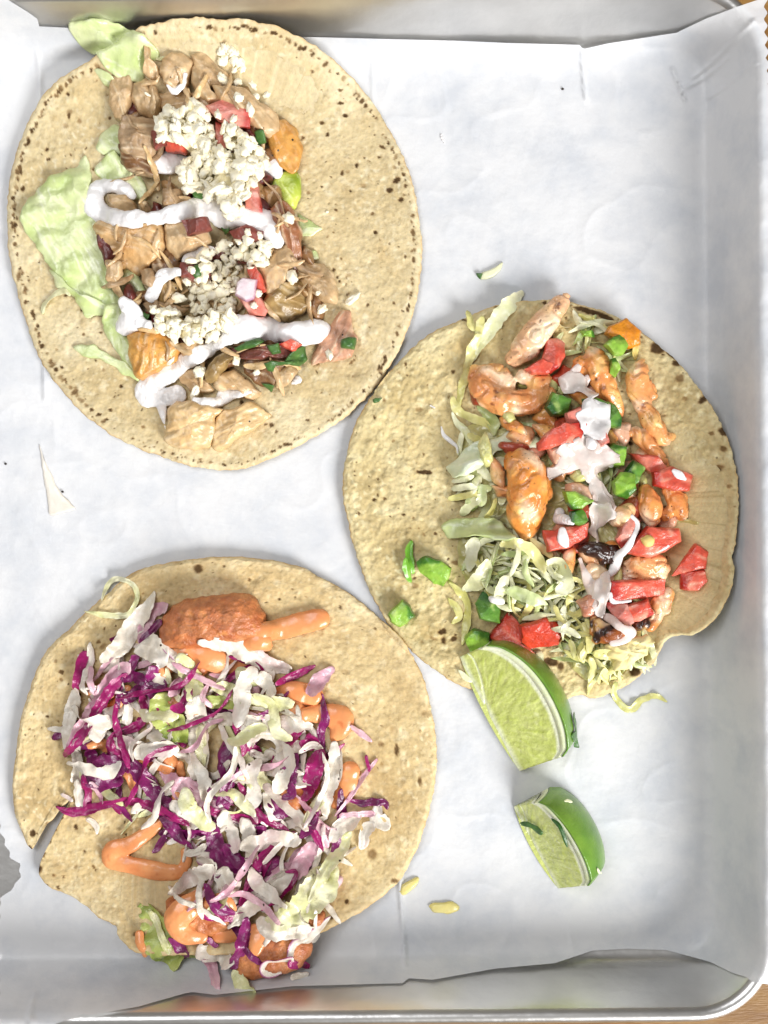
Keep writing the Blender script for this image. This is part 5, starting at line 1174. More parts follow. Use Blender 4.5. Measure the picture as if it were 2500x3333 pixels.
# ================================================================== slaw taco
ON3 = 'on the slaw taco'
rs = np.random.RandomState(303)
FRC = lambda V, d: mix(mix(c3(208, 134, 80), c3(176, 94, 50), 0.5 + 0.9 * fbm(V, 60, d['seed'], 4)), c3(232, 160, 92), 0.6 * sstep(.2, .7, fbm(V, 30, d['seed'] + 3, 3)))
def fried(c, pts, h, lab, seed):
    o = chunk('fried_fish', T(c, pts), h, M['fried'], FRC, seed=seed, power=2.4, na=8, nsc=30, sharp=.3, edge=.3, wob=6, q=60); return tag(o, lab, 'fried fish', 'fried fish pieces ' + ON3)
fried('J', [(-370, 640), (-340, 540), (-250, 450), (-100, 412), (0, 402), (160, 388), (245, 420), (305, 510), (322, 600), (310, 670), (200, 700), (50, 720), (-80, 740), (-250, 760), (-370, 720)], 120, 'large crisp battered fish piece at the top of the slaw', 1001)
fried('K', [(1080, 880), (1250, 840), (1450, 870), (1560, 960), (1500, 1060), (1300, 1100), (1120, 1060)], 80, 'battered fish end under the orange sauce at the bottom left of the slaw', 1002)
fried('L', [(120, 1290), (180, 1150), (300, 1080), (450, 1060), (600, 1120), (610, 1200), (560, 1290), (420, 1340), (250, 1370), (160, 1345)], 80, 'crumbly battered fish end at the very bottom of the slaw', 1003)
fried('L', [(420, 1000), (560, 930), (680, 930), (710, 980), (640, 1060), (480, 1060)], 60, 'small battered fish edge at the lower right of the slaw', 1004)
OSC = lambda V, d: mix(mix(c3(238, 166, 108), c3(224, 140, 86), 0.5 + 0.8 * fbm(V, 70, d['seed'], 3)), c3(196, 96, 48), 0.6 * sstep(.55, .9, nz(V, 26, d['seed'] + 2)))
# filler under the slaw
SLAW = T('I', [(480, 1100), (700, 760), (960, 700), (1150, 780), (1659, 900)]) + T('J', [(480, 900), (520, 1150), (640, 1280), (800, 1450), (840, 1659)]) + T('L', [(780, 300), (860, 480), (760, 800), (660, 960), (480, 1080), (250, 1200)]) + T('K', [(1540, 1200), (1350, 1150), (1250, 900), (1250, 650), (1100, 450), (900, 250), (620, 200), (500, 0)])
kinds = ['w', 'w', 'm', 'y', 'k', 'w', 'w', 'p', 'e', 'w']
for k, p in enumerate(rpt(SLAW, 34, rs, 60)):
    a, b = rs.uniform(40, 80), rs.uniform(24, 44)
    o = chunk('slaw_scrap', irr(p[0], p[1], a, b, rs.uniform(0, 3.14), 9, rs, 0.25), rs.uniform(30, 60), M['cabbage'], [FRC, cabcol('w'), OSC, cabcol('p'), cabcol('k')][k % 5], seed=1100 + k, power=3, na=6, nsc=24, drape=0.3, edge=0.3, step=7, facets=2)
    g_ = reg(p, 720, 2550, 180); tag(o, 'sauce-smeared scrap beneath the cabbage shreds in the %s of the slaw' % g_, 'slaw', 'scraps beneath the %s of the slaw' % g_)
ORS = [
 ([('J', [(300, 640, 70), (450, 612, 80), (560, 582, 80), (680, 552, 78), (712, 545, 72)])], 'thick finger of orange sauce sticking out beside the fried fish'),
 ([('J', [(-320, 880, 50), (-260, 770, 72), (-100, 790, 92), (50, 830, 92), (160, 860, 70)]), ('J', [(160, 720, 60), (300, 690, 72), (350, 720, 50)])], 'orange sauce pool below the large fried fish'),
 ([('J', [(440, 1060, 60), (560, 1045, 84), (660, 1060, 80)])], 'orange sauce tongue under the pink shred'),
 ([('J', [(590, 1200, 50), (700, 1185, 66), (850, 1215, 92), (840, 1290, 70), (800, 1350, 34)])], 'rounded orange sauce loop at the right of the slaw'),
 ([('J', [(910, 1575, 72), (890, 1640, 66)]), ('L', [(860, 90, 76), (830, 170, 60), (780, 230, 40)])], 'orange sauce lobe at the far right of the slaw'),
 ([('I', [(860, 1020, 34), (790, 1120, 40), (700, 1180, 30)])], 'orange sauce streak behind the diagonal purple strip'),
 ([('I', [(600, 1410, 26), (690, 1390, 44), (720, 1420, 34)])], 'small orange sauce drop at the left of the slaw'),
 ([('I', [(1215, 1530, 30), (1225, 1590, 36)])], 'tiny orange sauce drop in the dark gap of the slaw'),
 ([('I', [(1080, 900, 60), (1130, 940, 40)])], 'orange sauce smear under the yellow shred'),
 ([('K', [(1050, 340, 30), (990, 390, 46), (900, 460, 50), (830, 500, 60), (740, 530, 66), (730, 590, 62), (840, 620, 58), (960, 650, 62), (1080, 670, 60), (1160, 670, 50)]), ('K', [(1200, 540, 30), (1210, 600, 40), (1180, 660, 40)])], 'hooked orange sauce ribbon on bare tortilla at the lower left'),
 ([('K', [(1320, 830, 56), (1220, 900, 86), (1150, 970, 84), (1200, 1050, 70), (1310, 1080, 44)]), ('K', [(905, 1080, 34), (910, 1130, 34), (955, 1180, 22)])], 'wide orange sauce patch at the bottom left of the slaw'),
 ([('K', [(1330, 900, 44), (1440, 860, 60), (1500, 910, 40)])], 'orange sauce fold between purple strips at the bottom'),
 ([('K', [(1420, 1080, 50), (1520, 1060, 62), (1600, 1060, 50)]), ('L', [(240, 1080, 60), (290, 1090, 70), (260, 1180, 50)])], 'orange sauce band across the bottom of the slaw'),
 ([('L', [(440, 60, 40), (460, 150, 40)]), ('L', [(690, 100, 30), (670, 240, 34)])], 'orange sauce glimpsed between the right shreds'),
]
def osauce(sts, lab, seed):
    o = blob('sauce_drizzle', [T(c, p) for c, p in sts], M['orange_sauce'], OSC, seed=seed, flat=0.5, sink=0.4, disp=3, dsc=50, smooth=5, drapeto=.9, jit=.12)
    return tag(o, lab, 'sauce', 'orange sauce drizzles ' + ON3)
for i, (sts, lab) in enumerate(ORS): osauce(sts, lab, 1200 + i)

adj = {'w': 'white', 'p': 'purple', 'm': 'magenta', 'e': 'purple-edged white', 'k': 'pinkish', 'y': 'yellowish', 'g': 'green'}
for k, p in enumerate(rpt(SLAW, 120, rs, 26)):
    a = rs.uniform(0, 3.14); L = rs.uniform(110, 240); b = rs.uniform(-.5, .5) * L
    q = [(p[0] - L / 2 * math.cos(a), p[1] - L / 2 * math.sin(a)), (p[0] - b * .4 * math.sin(a), p[1] + b * .4 * math.cos(a)), (p[0] + L / 2 * math.cos(a), p[1] + L / 2 * math.sin(a))]
    kd = kinds[k % 10]
    o = ribbon('cabbage_shred', q, rs.uniform(12, 34), M['cabbage'], cabcol(kd), seed=1300 + k, thick=6, twist=1.0, curl=rs.uniform(-.1, .3), taper=.25, ruf=6)
    g_ = reg(p, 720, 2550, 180); tag(o, '%s cabbage shred tucked into the %s of the slaw' % (adj[kd], g_), 'cabbage', '%s cabbage shreds in the %s of the slaw' % (adj[kd], g_))

CB = [
 ('I', [(600, 1450), (650, 1560), (700, 1650)], 90, 'p', 'crumpled purple leaf at the left of the slaw'),
 ('I', [(1130, 470), (1040, 490), (985, 580), (965, 700)], 95, 'k', 'pinkish leaf behind the upright pale shred'),
 ('I', [(1090, 560), (1020, 635), (955, 705)], 60, 'p', 'short dark purple shred left of the fried fish'),
 ('I', [(800, 680), (760, 700)], 60, 'p', 'tiny purple tip behind the pale top left shred'),
 ('I', [(1035, 380), (1000, 460), (930, 545), (870, 640), (810, 740), (700, 815)], [40, 90, 130, 140, 130, 70], 'w', 'long pale shred standing at the top left of the slaw'),
 ('I', [(920, 800), (880, 880)], 60, 'p', 'small purple shred between two pale pieces at the top'),
 ('I', [(600, 725), (605, 830), (560, 960), (600, 1040)], [30, 60, 60, 30], 'w', 'thin white shred left of the small purple one'),
 ('I', [(565, 780), (548, 870), (520, 1010)], [60, 76, 50], 'm', 'short magenta shred at the far left'),
 ('I', [(600, 890), (620, 980), (640, 1050)], 40, 'k', 'short pink sliver beside the far left shreds'),
 ('I', [(520, 1030), (492, 1120), (470, 1220), (460, 1340), (490, 1420)], [60, 100, 95, 70, 50], 'w', 'plump white shred along the left side'),
 ('I', [(520, 1430), (530, 1560), (510, 1640)], 70, 'w', 'second white shred hanging along the left side'),
 ('I', [(870, 880), (790, 920), (720, 1010), (640, 1130), (560, 1250), (480, 1390)], [120, 110, 100, 90, 80, 60], 'k', 'pink inner face of the long diagonal strip'),
 ('I', [(845, 930), (770, 1000), (690, 1110), (600, 1260), (520, 1380), (425, 1475)], [50, 76, 76, 70, 74, 60], 'm', 'long glossy magenta strip running diagonally at the upper left'),
 ('I', [(1000, 970), (1030, 920), (1050, 870)], 80, 'p', 'upper petal of the dark purple tangle'),
 ('I', [(1000, 980), (1060, 985), (1120, 990)], 80, 'p', 'right petal of the dark purple tangle'),
 ('I', [(980, 990), (900, 1060), (830, 1090)], 90, 'p', 'lower left petal of the dark purple tangle'),
 ('I', [(980, 960), (900, 940), (830, 950)], 80, 'p', 'left petal of the dark purple tangle'),
 ('I', [(980, 990), (1020, 1040), (1040, 1090)], 60, 'p', 'lower petal of the dark purple tangle'),
 ('I', [(700, 1200), (640, 1280), (680, 1350)], 120, 'w', 'flat white piece left of the looping purple shred'),
 ('I', [(720, 1190), (810, 1170)], 90, 'w', 'short white piece under the dark tangle'),
 ('I', [(870, 1130), (852, 1250)], 66, 'w', 'upright white stub beside the looping purple shred'),
 ('I', [(780, 1230), (780, 1270)], 60, 'p', 'tiny purple knot between white pieces'),
 ('I', [(965, 1040), (970, 1140), (960, 1230), (890, 1290), (800, 1325), (755, 1370), (770, 1440), (840, 1480), (880, 1560)], [40, 70, 80, 70, 60, 60, 60, 80, 90], 'm', 'looping purple shred in the upper left of the slaw'),
 ('I', [(800, 1370), (900, 1400), (980, 1450)], 90, 'w', 'pale piece cradled by the looping purple shred'),
 ('I', [(1000, 1300), (1080, 1340), (1150, 1330)], 120, 'w', 'pale piece behind the green-tinged shred'),
 ('I', [(1095, 1060), (1090, 1160), (1150, 1250), (1200, 1370)], [110, 170, 200, 160], 'g', 'broad green-tinged cabbage piece at the upper middle'),
 ('I', [(1270, 1030), (1250, 1120), (1170, 1165)], 76, 'm', 'bent magenta shred beside the big yellowish strip'),
 ('I', [(1170, 1060), (1200, 990), (1260, 960)], 80, 'k', 'pale pink shred left of the big yellowish strip'),
 ('I', [(1100, 1380), (1050, 1450), (1000, 1500)], 50, 'p', 'thin purple sliver below the green-tinged piece'),
 ('I', [(960, 715), (1040, 750), (1130, 800)], [190, 190, 150], 'w', 'ribbed white cabbage block left of the fried fish'),
 ('J', [(150, 930), (230, 950), (280, 990)], 130, 'y', 'square yellow-white piece under the long top shred'),
 ('J', [(-40, 1100), (60, 1120), (160, 1140)], 90, 'g', 'green-tinged piece between two pale strips'),
 ('J', [(-20, 1010), (60, 1020), (180, 1080), (300, 1110), (400, 1115), (515, 1125)], [50, 100, 110, 120, 120, 110], 'y', 'yellowish crinkled strip across the upper slaw'),
 ('J', [(-80, 695), (50, 715), (200, 760), (330, 850), (480, 900)], [60, 110, 130, 120, 90], 'w', 'thick white shred lying over the orange sauce pool'),
 ('J', [(300, 930), (360, 1000), (390, 1060)], 120, 'w', 'broad white piece below the thick top shred'),
 ('J', [(430, 975), (530, 935), (655, 880)], [50, 60, 30], 'm', 'feathery magenta shred pointing right'),
 ('J', [(640, 1045), (700, 975), (785, 890)], [90, 120, 50], 'k', 'translucent pink shred tip over orange sauce'),
 ('J', [(-30, 1225), (200, 1235), (400, 1255), (560, 1260), (645, 1275)], [80, 110, 120, 110, 60], 'w', 'long smooth white shred across the upper middle'),
 ('I', [(1230, 790), (1260, 880), (1310, 1000), (1330, 1120)], [90, 130, 130, 130], 'y', 'big yellow-tipped strip standing in the upper middle'),
 ('I', [(1330, 1080), (1330, 1200), (1330, 1330), (1335, 1470), (1330, 1610)], [120, 150, 150, 150, 120], 'w', 'big white tubular shred hanging below the yellow-tipped strip'),
 ('I', [(1360, 1280), (1360, 1400), (1350, 1540)], [60, 80, 70], 'y', 'narrow yellow shred lying on the white tubular one'),
 ('I', [(1390, 1010), (1370, 1080), (1420, 1140)], [30, 40, 30], 'k', 'thin pink sliver right of the yellow-tipped strip'),
 ('J', [(725, 1065), (735, 1150), (745, 1230), (715, 1310), (725, 1390), (735, 1450)], [20, 50, 60, 60, 40, 24], 'p', 'narrow purple shred standing on the orange loop'),
 ('J', [(200, 1500), (230, 1380), (320, 1320), (410, 1350), (450, 1440), (420, 1540), (300, 1580)], [50, 60, 70, 80, 90, 100, 60], 'w', 'round white cabbage loop in the middle of the slaw'),
 ('J', [(250, 1450), (330, 1490), (380, 1440)], 70, 'w', 'inner fold of the round white cabbage loop'),
 ('J', [(80, 1290), (150, 1400), (210, 1500), (280, 1600), (360, 1680)], [50, 70, 80, 110, 60], 'y', 'pink-rimmed yellowish strip running down the centre'),
 ('J', [(145, 1245), (170, 1330), (200, 1420), (190, 1470)], [60, 60, 50, 30], 'm', 'curled magenta shred in the upper centre'),
 ('J', [(560, 1400), (480, 1480), (400, 1580)], [80, 120, 70], 'w', 'shiny white shred right of the round loop'),
 ('J', [(620, 1350), (680, 1390), (590, 1400)], 80, 'm', 'dark magenta fold above the thick magenta strip'),
 ('J', [(580, 1440), (660, 1400), (720, 1430)], [40, 50, 30], 'w', 'thin white arc above the thick magenta strip'),
 ('J', [(865, 1400), (800, 1450), (740, 1485)], [16, 40, 40], 'm', 'thin magenta spike pointing right over the tortilla'),
 ('J', [(540, 1480), (530, 1600), (510, 1720)], 56, 'p', 'straight purple sliver left of the thick magenta strip'),
 ('J', [(700, 1455), (670, 1560), (640, 1660), (605, 1760)], [110, 125, 115, 90], 'm', 'thick flat magenta strip at the right of the slaw'),
 ('J', [(800, 1400), (805, 1520), (780, 1640), (750, 1740), (740, 1860)], [70, 90, 110, 100, 70], 'w', 'long white shred right of the thick magenta strip'),
 ('K', [(570, 0), (640, 40), (720, 60), (760, 20)], [120, 190, 180, 120], 'p', 'crumpled glossy dark purple leaf at the left'),
 ('K', [(640, -60), (720, -30), (790, 30)], 120, 'p', 'upper fold of the crumpled purple leaf'),
 ('K', [(520, 70), (508, 160), (520, 260)], [40, 66, 40], 'w', 'short white shred beside the purple strings'),
 ('K', [(565, 40), (570, 140), (555, 260)], 50, 'm', 'purple string left of the long horizontal strip'),
 ('K', [(620, 80), (640, 160), (650, 230)], 46, 'k', 'second purple string touching the long horizontal strip'),
 ('K', [(860, -40), (900, 20), (960, 100), (1020, 190), (1100, 260), (1190, 330)], [90, 110, 110, 100, 110, 60], 'p', 'wet dark purple strip running diagonally in the middle'),
 ('K', [(1180, 1180), (1290, 1200)], 90, 'g', 'small green cabbage bit at the bottom'),
 ('K', [(900, 910), (960, 960), (1010, 1040), (1060, 1140), (1110, 1230), (1130, 1310)], [60, 150, 200, 210, 190, 80], 'g', 'large bright green leaf fold at the bottom left of the slaw'),
 ('K', [(980, 950), (1050, 1080), (1100, 1180)], 50, 'y', 'pale rib on the bright green fold'),
 ('K', [(1120, 230), (1200, 300), (1270, 380)], 90, 'w', 'translucent pale piece under the dark diagonal strip'),
 ('K', [(1020, 320), (1100, 360), (1160, 440), (1240, 510)], [30, 90, 80, 30], 'p', 'dull purple shred over the orange hook'),
 ('K', [(1075, 440), (1040, 490), (1005, 545)], 50, 'p', 'tiny purple sliver inside the orange hook'),
 ('K', [(368, 262), (450, 290), (560, 275), (650, 250), (800, 215), (900, 225), (1020, 255), (1130, 300), (1220, 350)], [24, 60, 66, 60, 70, 66, 66, 60, 30], 'm', 'longest magenta strip reaching left across the torn tortilla'),
 ('K', [(570, 330), (620, 370), (630, 420)], [30, 40, 16], 'w', 'small white tip below the longest magenta strip'),
 ('K', [(1040, 50), (1150, 110), (1280, 170), (1380, 220), (1450, 270)], [40, 130, 150, 120, 60], 'k', 'long pale pink shred in the centre of the slaw'),
 ('L', [(170, 10), (250, 60), (310, 110), (350, 160)], [90, 150, 120, 50], 'y', 'broad yellow-white strip end in the centre'),
 ('L', [(130, 0), (90, 60), (60, 140), (15, 235)], [60, 70, 60, 24], 'p', 'tapering violet shred left of the centre'),
 ('L', [(450, 0), (480, 90), (500, 170), (440, 190)], [40, 60, 60, 40], 'p', 'bright violet shred right of the centre'),
 ('L', [(380, 200), (420, 250), (450, 310)], 110, 'p', 'dark violet knob right of the centre'),
 ('L', [(330, 170), (370, 280), (420, 380), (440, 450)], [40, 70, 90, 70], 'w', 'frayed translucent white shred beside the violet knob'),
 ('L', [(-60, 240), (20, 280), (110, 320), (190, 340), (270, 350)], [60, 50, 50, 70, 24], 'm', 'curved magenta sheet above the two white stubs'),
 ('L', [(60, 270), (140, 290), (210, 240), (220, 180)], [20, 30, 30, 20], 'y', 'thin yellow rim arched above the two white stubs'),
 ('L', [(180, 140), (230, 200), (250, 280), (275, 340)], [30, 70, 50, 20], 'k', 'rose shred right of the thin yellow rim'),
 ('K', [(1230, 260), (1290, 320), (1370, 430), (1400, 540), (1440, 620), (1540, 650), (1620, 630)], [60, 110, 110, 110, 100, 90, 60], 'p', 'long dark purple strip curving through the lower middle'),
 ('L', [(60, 520), (130, 600), (220, 620), (290, 640)], [60, 90, 90, 60], 'p', 'wet glossy purple knot in the lower middle'),
 ('L', [(300, 370), (290, 430)], 80, 'p', 'shiny dark purple bead beside the second white stub'),
 ('K', [(1440, 300), (1490, 400), (1525, 525)], [110, 100, 80], 'w', 'left of the two blunt white stubs'),
 ('K', [(1590, 345), (1615, 450), (1640, 585)], [96, 100, 90], 'w', 'right of the two blunt white stubs, dotted with one pepper fleck'),
 ('K', [(1210, 560), (1290, 530), (1330, 500)], 50, 'w', 'small frilly white shred left of the purple curve'),
 ('K', [(1280, 600), (1340, 620), (1400, 650)], 90, 'e', 'white piece with a purple hem in the lower left'),
 ('K', [(1370, 660), (1290, 710), (1200, 770), (1095, 830)], [90, 120, 110, 30], 'w', 'tapering white shred pointing down left'),
 ('K', [(1420, 690), (1470, 760), (1520, 830)], [110, 120, 100], 'w', 'square-cut white shred in the lower middle'),
 ('K', [(1330, 780), (1380, 860), (1440, 920), (1510, 950)], [50, 76, 80, 40], 'p', 'dark purple shred beside the orange fold'),
 ('L', [(640, 490), (600, 560), (540, 650), (480, 710)], [90, 120, 120, 60], 'k', 'pale rose shred in the lower right'),
 ('L', [(500, 440), (400, 520), (300, 580), (250, 680), (200, 780)], [40, 60, 60, 60, 40], 'm', 'pink-purple shred slanting through the lower centre'),
 ('L', [(520, 430), (420, 510), (330, 590)], [24, 40, 30], 'w', 'thin white sliver on the slanting pink-purple shred'),
 ('L', [(330, 770), (400, 720), (460, 680)], [40, 90, 60], 'w', 'small white oval shred beside the purple hem'),
 ('L', [(560, 450), (620, 370), (665, 290)], [40, 76, 24], 'p', 'dark plum shred right of the centre'),
 ('L', [(640, 400), (670, 470), (695, 535)], [50, 50, 16], 'm', 'bright crimson sliver at the right'),
 ('L', [(800, 700), (760, 640), (790, 600)], 24, 'p', 'tiny purple tip at the lower right edge'),
 ('L', [(100, 1015), (180, 950), (280, 870), (400, 790), (500, 700)], [30, 90, 110, 110, 80], 'w', 'long white shred with a purple rim in the lower half'),
 ('L', [(320, 910), (430, 840), (500, 760), (520, 690), (460, 690)], [16, 26, 34, 34, 24], 'm', 'thin purple rim of the long lower white shred'),
 ('L', [(740, 680), (690, 780), (580, 880), (450, 960), (340, 980)], [120, 230, 220, 150, 60], 'y', 'widest pale yellow cabbage sheet at the lower right'),
 ('L', [(860, 450), (810, 540), (750, 620), (680, 720), (620, 820)], [60, 110, 110, 60, 30], 'y', 'yellowish folded shred above the widest sheet'),
 ('L', [(930, 305), (880, 350), (800, 390), (760, 460)], [50, 110, 100, 60], 'w', 'lumpy white shred sticking out to the right'),
 ('L', [(1060, 235), (1050, 310), (1090, 350), (1130, 380)], [50, 90, 110, 60], 'w', 'white Y-shaped shred at the far right'),
 ('L', [(1030, 370), (980, 400), (960, 510)], [70, 80, 60], 'w', 'lower arm of the white Y-shaped shred'),
 ('L', [(860, 200), (950, 230), (1030, 220), (1100, 225), (1115, 265)], [20, 46, 50, 44, 30], 'p', 'curled violet shred at the far right'),
 ('L', [(820, 310), (920, 300), (1020, 300)], 44, 'k', 'dull mauve shred behind the white Y-shaped one'),
 ('L', [(1040, -40), (960, 60), (880, 180), (790, 290)], [24, 36, 30, 16], 'k', 'thin pale thread crossing the far right sauce lobe'),
 ('L', [(290, 990), (360, 1040), (470, 1060), (580, 1050), (640, 1080)], [80, 110, 100, 90, 40], 'w', 'white shred band above the lowest fried fish'),
 ('L', [(655, 920), (650, 1030)], 24, 'w', 'thin upright white sliver at the lower right'),
 ('L', [(600, 1110), (660, 1130)], 60, 'w', 'small white crumb of cabbage at the lower right rim'),
 ('L', [(735, 995), (680, 1040), (600, 1080), (520, 1120), (490, 1190), (500, 1240)], [24, 60, 60, 50, 50, 60], 'e', 'forked violet shred over the lowest fried fish'),
 ('L', [(500, 1230), (420, 1240), (340, 1250), (310, 1300), (350, 1340), (420, 1330)], [50, 56, 60, 50, 50, 30], 'e', 'violet curl at the very bottom of the slaw'),
 ('L', [(490, 1240), (560, 1290), (590, 1330)], 60, 'm', 'short violet tip beside the bottom curl'),
 ('L', [(500, 1370), (590, 1360)], 40, 'w', 'white tip below the bottom violet curl'),
 ('L', [(200, 985), (190, 1080), (170, 1170), (130, 1260), (105, 1310)], [50, 90, 90, 80, 50], 'p', 'dark purple shred hanging over the orange band'),
 ('K', [(1115, 1080), (1160, 1140), (1200, 1200), (1190, 1250)], [40, 70, 80, 30], 'p', 'dark purple shred on the green leaf fold'),
 ('K', [(1355, 1090), (1380, 1130), (1410, 1150)], 34, 'p', 'tiny purple bit below the orange patch'),
 ('K', [(1300, 1160), (1400, 1190), (1500, 1230)], 110, 'w', 'pale cabbage scrap between green leaf and fried fish'),
 ('K', [(1320, 1260), (1370, 1340), (1410, 1400), (1435, 1475)], [50, 76, 50, 10], 'k', 'pointed pale shred hanging off the bottom of the tortilla'),
 ('L', [(120, 1330), (180, 1400), (240, 1480), (290, 1560), (315, 1640)], [60, 110, 120, 110, 50], 'y', 'long yellow-green shred dangling past the bottom rim'),
 ('K', [(400, 170), (440, 190), (470, 210)], 30, 'w', 'tiny white crumb of cabbage by the tear'),
 ('J', [(920, 1270), (980, 1320), (1050, 1370)], [50, 60, 24], 'k', 'pale translucent shred lying on bare tortilla at the right'),
 ('L', [(980, -70), (1000, 10)], 26, 'm', 'small magenta tip at the far right'),
 ('I', [(690, 410), (715, 330), (770, 280), (850, 290), (910, 330), (928, 400), (905, 470), (860, 520), (760, 525), (660, 515), (580, 500)], [24, 34, 36, 36, 36, 34, 32, 40, 44, 40, 16], 'y', 'thin yellow cabbage loop overhanging the top left rim'),
]
for i, (c, pts, w, kd, lab) in enumerate(CB):
    if len(pts) > 1:
        e0 = np.array(pts[0], float) - pts[1]; e1 = np.array(pts[-1], float) - pts[-2]
        g0 = min(26, .16 * np.linalg.norm(e0)); g1 = min(26, .16 * np.linalg.norm(e1))
        pts = [tuple(np.array(pts[0]) + e0 / np.linalg.norm(e0) * g0)] + list(pts[1:-1]) + [tuple(np.array(pts[-1]) + e1 / np.linalg.norm(e1) * g1)]
    s0 = CR[c][2]; w = [q * s0 * .96 for q in w] if not np.isscalar(w) else w * s0 * .96
    wm = np.max(w)
    o = ribbon('cabbage_shred', T(c, pts), w, M['cabbage'], cabcol(kd), seed=1500 + i, thick=min(9, 4.5 + wm * .06), twist=.7 if wm < 60 else .4, curl=.12, ruf=4 + wm * .08, taper=.12, tip=.45, m=9, lift=1)
    tag(o, lab, 'cabbage', None)

TOPW = T('I', [(560, 1100), (800, 850), (1150, 850), (1659, 1000)]) + T('J', [(420, 1050), (700, 1500)]) + T('L', [(720, 350), (640, 700), (400, 950), (100, 900)]) + T('K', [(1300, 500), (900, 150), (600, 50)])
for k, p in enumerate(rpt(TOPW, 30, rs, 60)):
    wide = k % 2
    a = rs.uniform(0, 3.14); L = rs.uniform(170, 300) if not wide else rs.uniform(130, 210); b = rs.uniform(-.5, .5) * L; b2 = rs.uniform(-.3, .3) * L
    ca, sa = math.cos(a), math.sin(a)
    q = [(p[0] - L / 2 * ca, p[1] - L / 2 * sa), (p[0] - L / 5 * ca - b * .35 * sa, p[1] - L / 5 * sa + b * .35 * ca), (p[0] + L / 5 * ca - b2 * .4 * sa, p[1] + L / 5 * sa + b2 * .4 * ca), (p[0] + L / 2 * ca, p[1] + L / 2 * sa)]
    kd = ['k', 'w', 'm', 'w', 'w', 'y'][k % 6]
    o = ribbon('cabbage_shred', q, rs.uniform(12, 24) if not wide else rs.uniform(36, 58), M['cabbage'], cabcol(kd), seed=1950 + k, thick=6, twist=1.1, curl=rs.uniform(-.1, .3), taper=.2, ruf=5, lift=3)
    g_ = reg(p, 720, 2550, 180); tag(o, 'loose %s cabbage strip lying on top in the %s of the slaw' % (adj[kd], g_), 'cabbage', 'loose %s threads on top, %s of the slaw' % (adj[kd], g_))

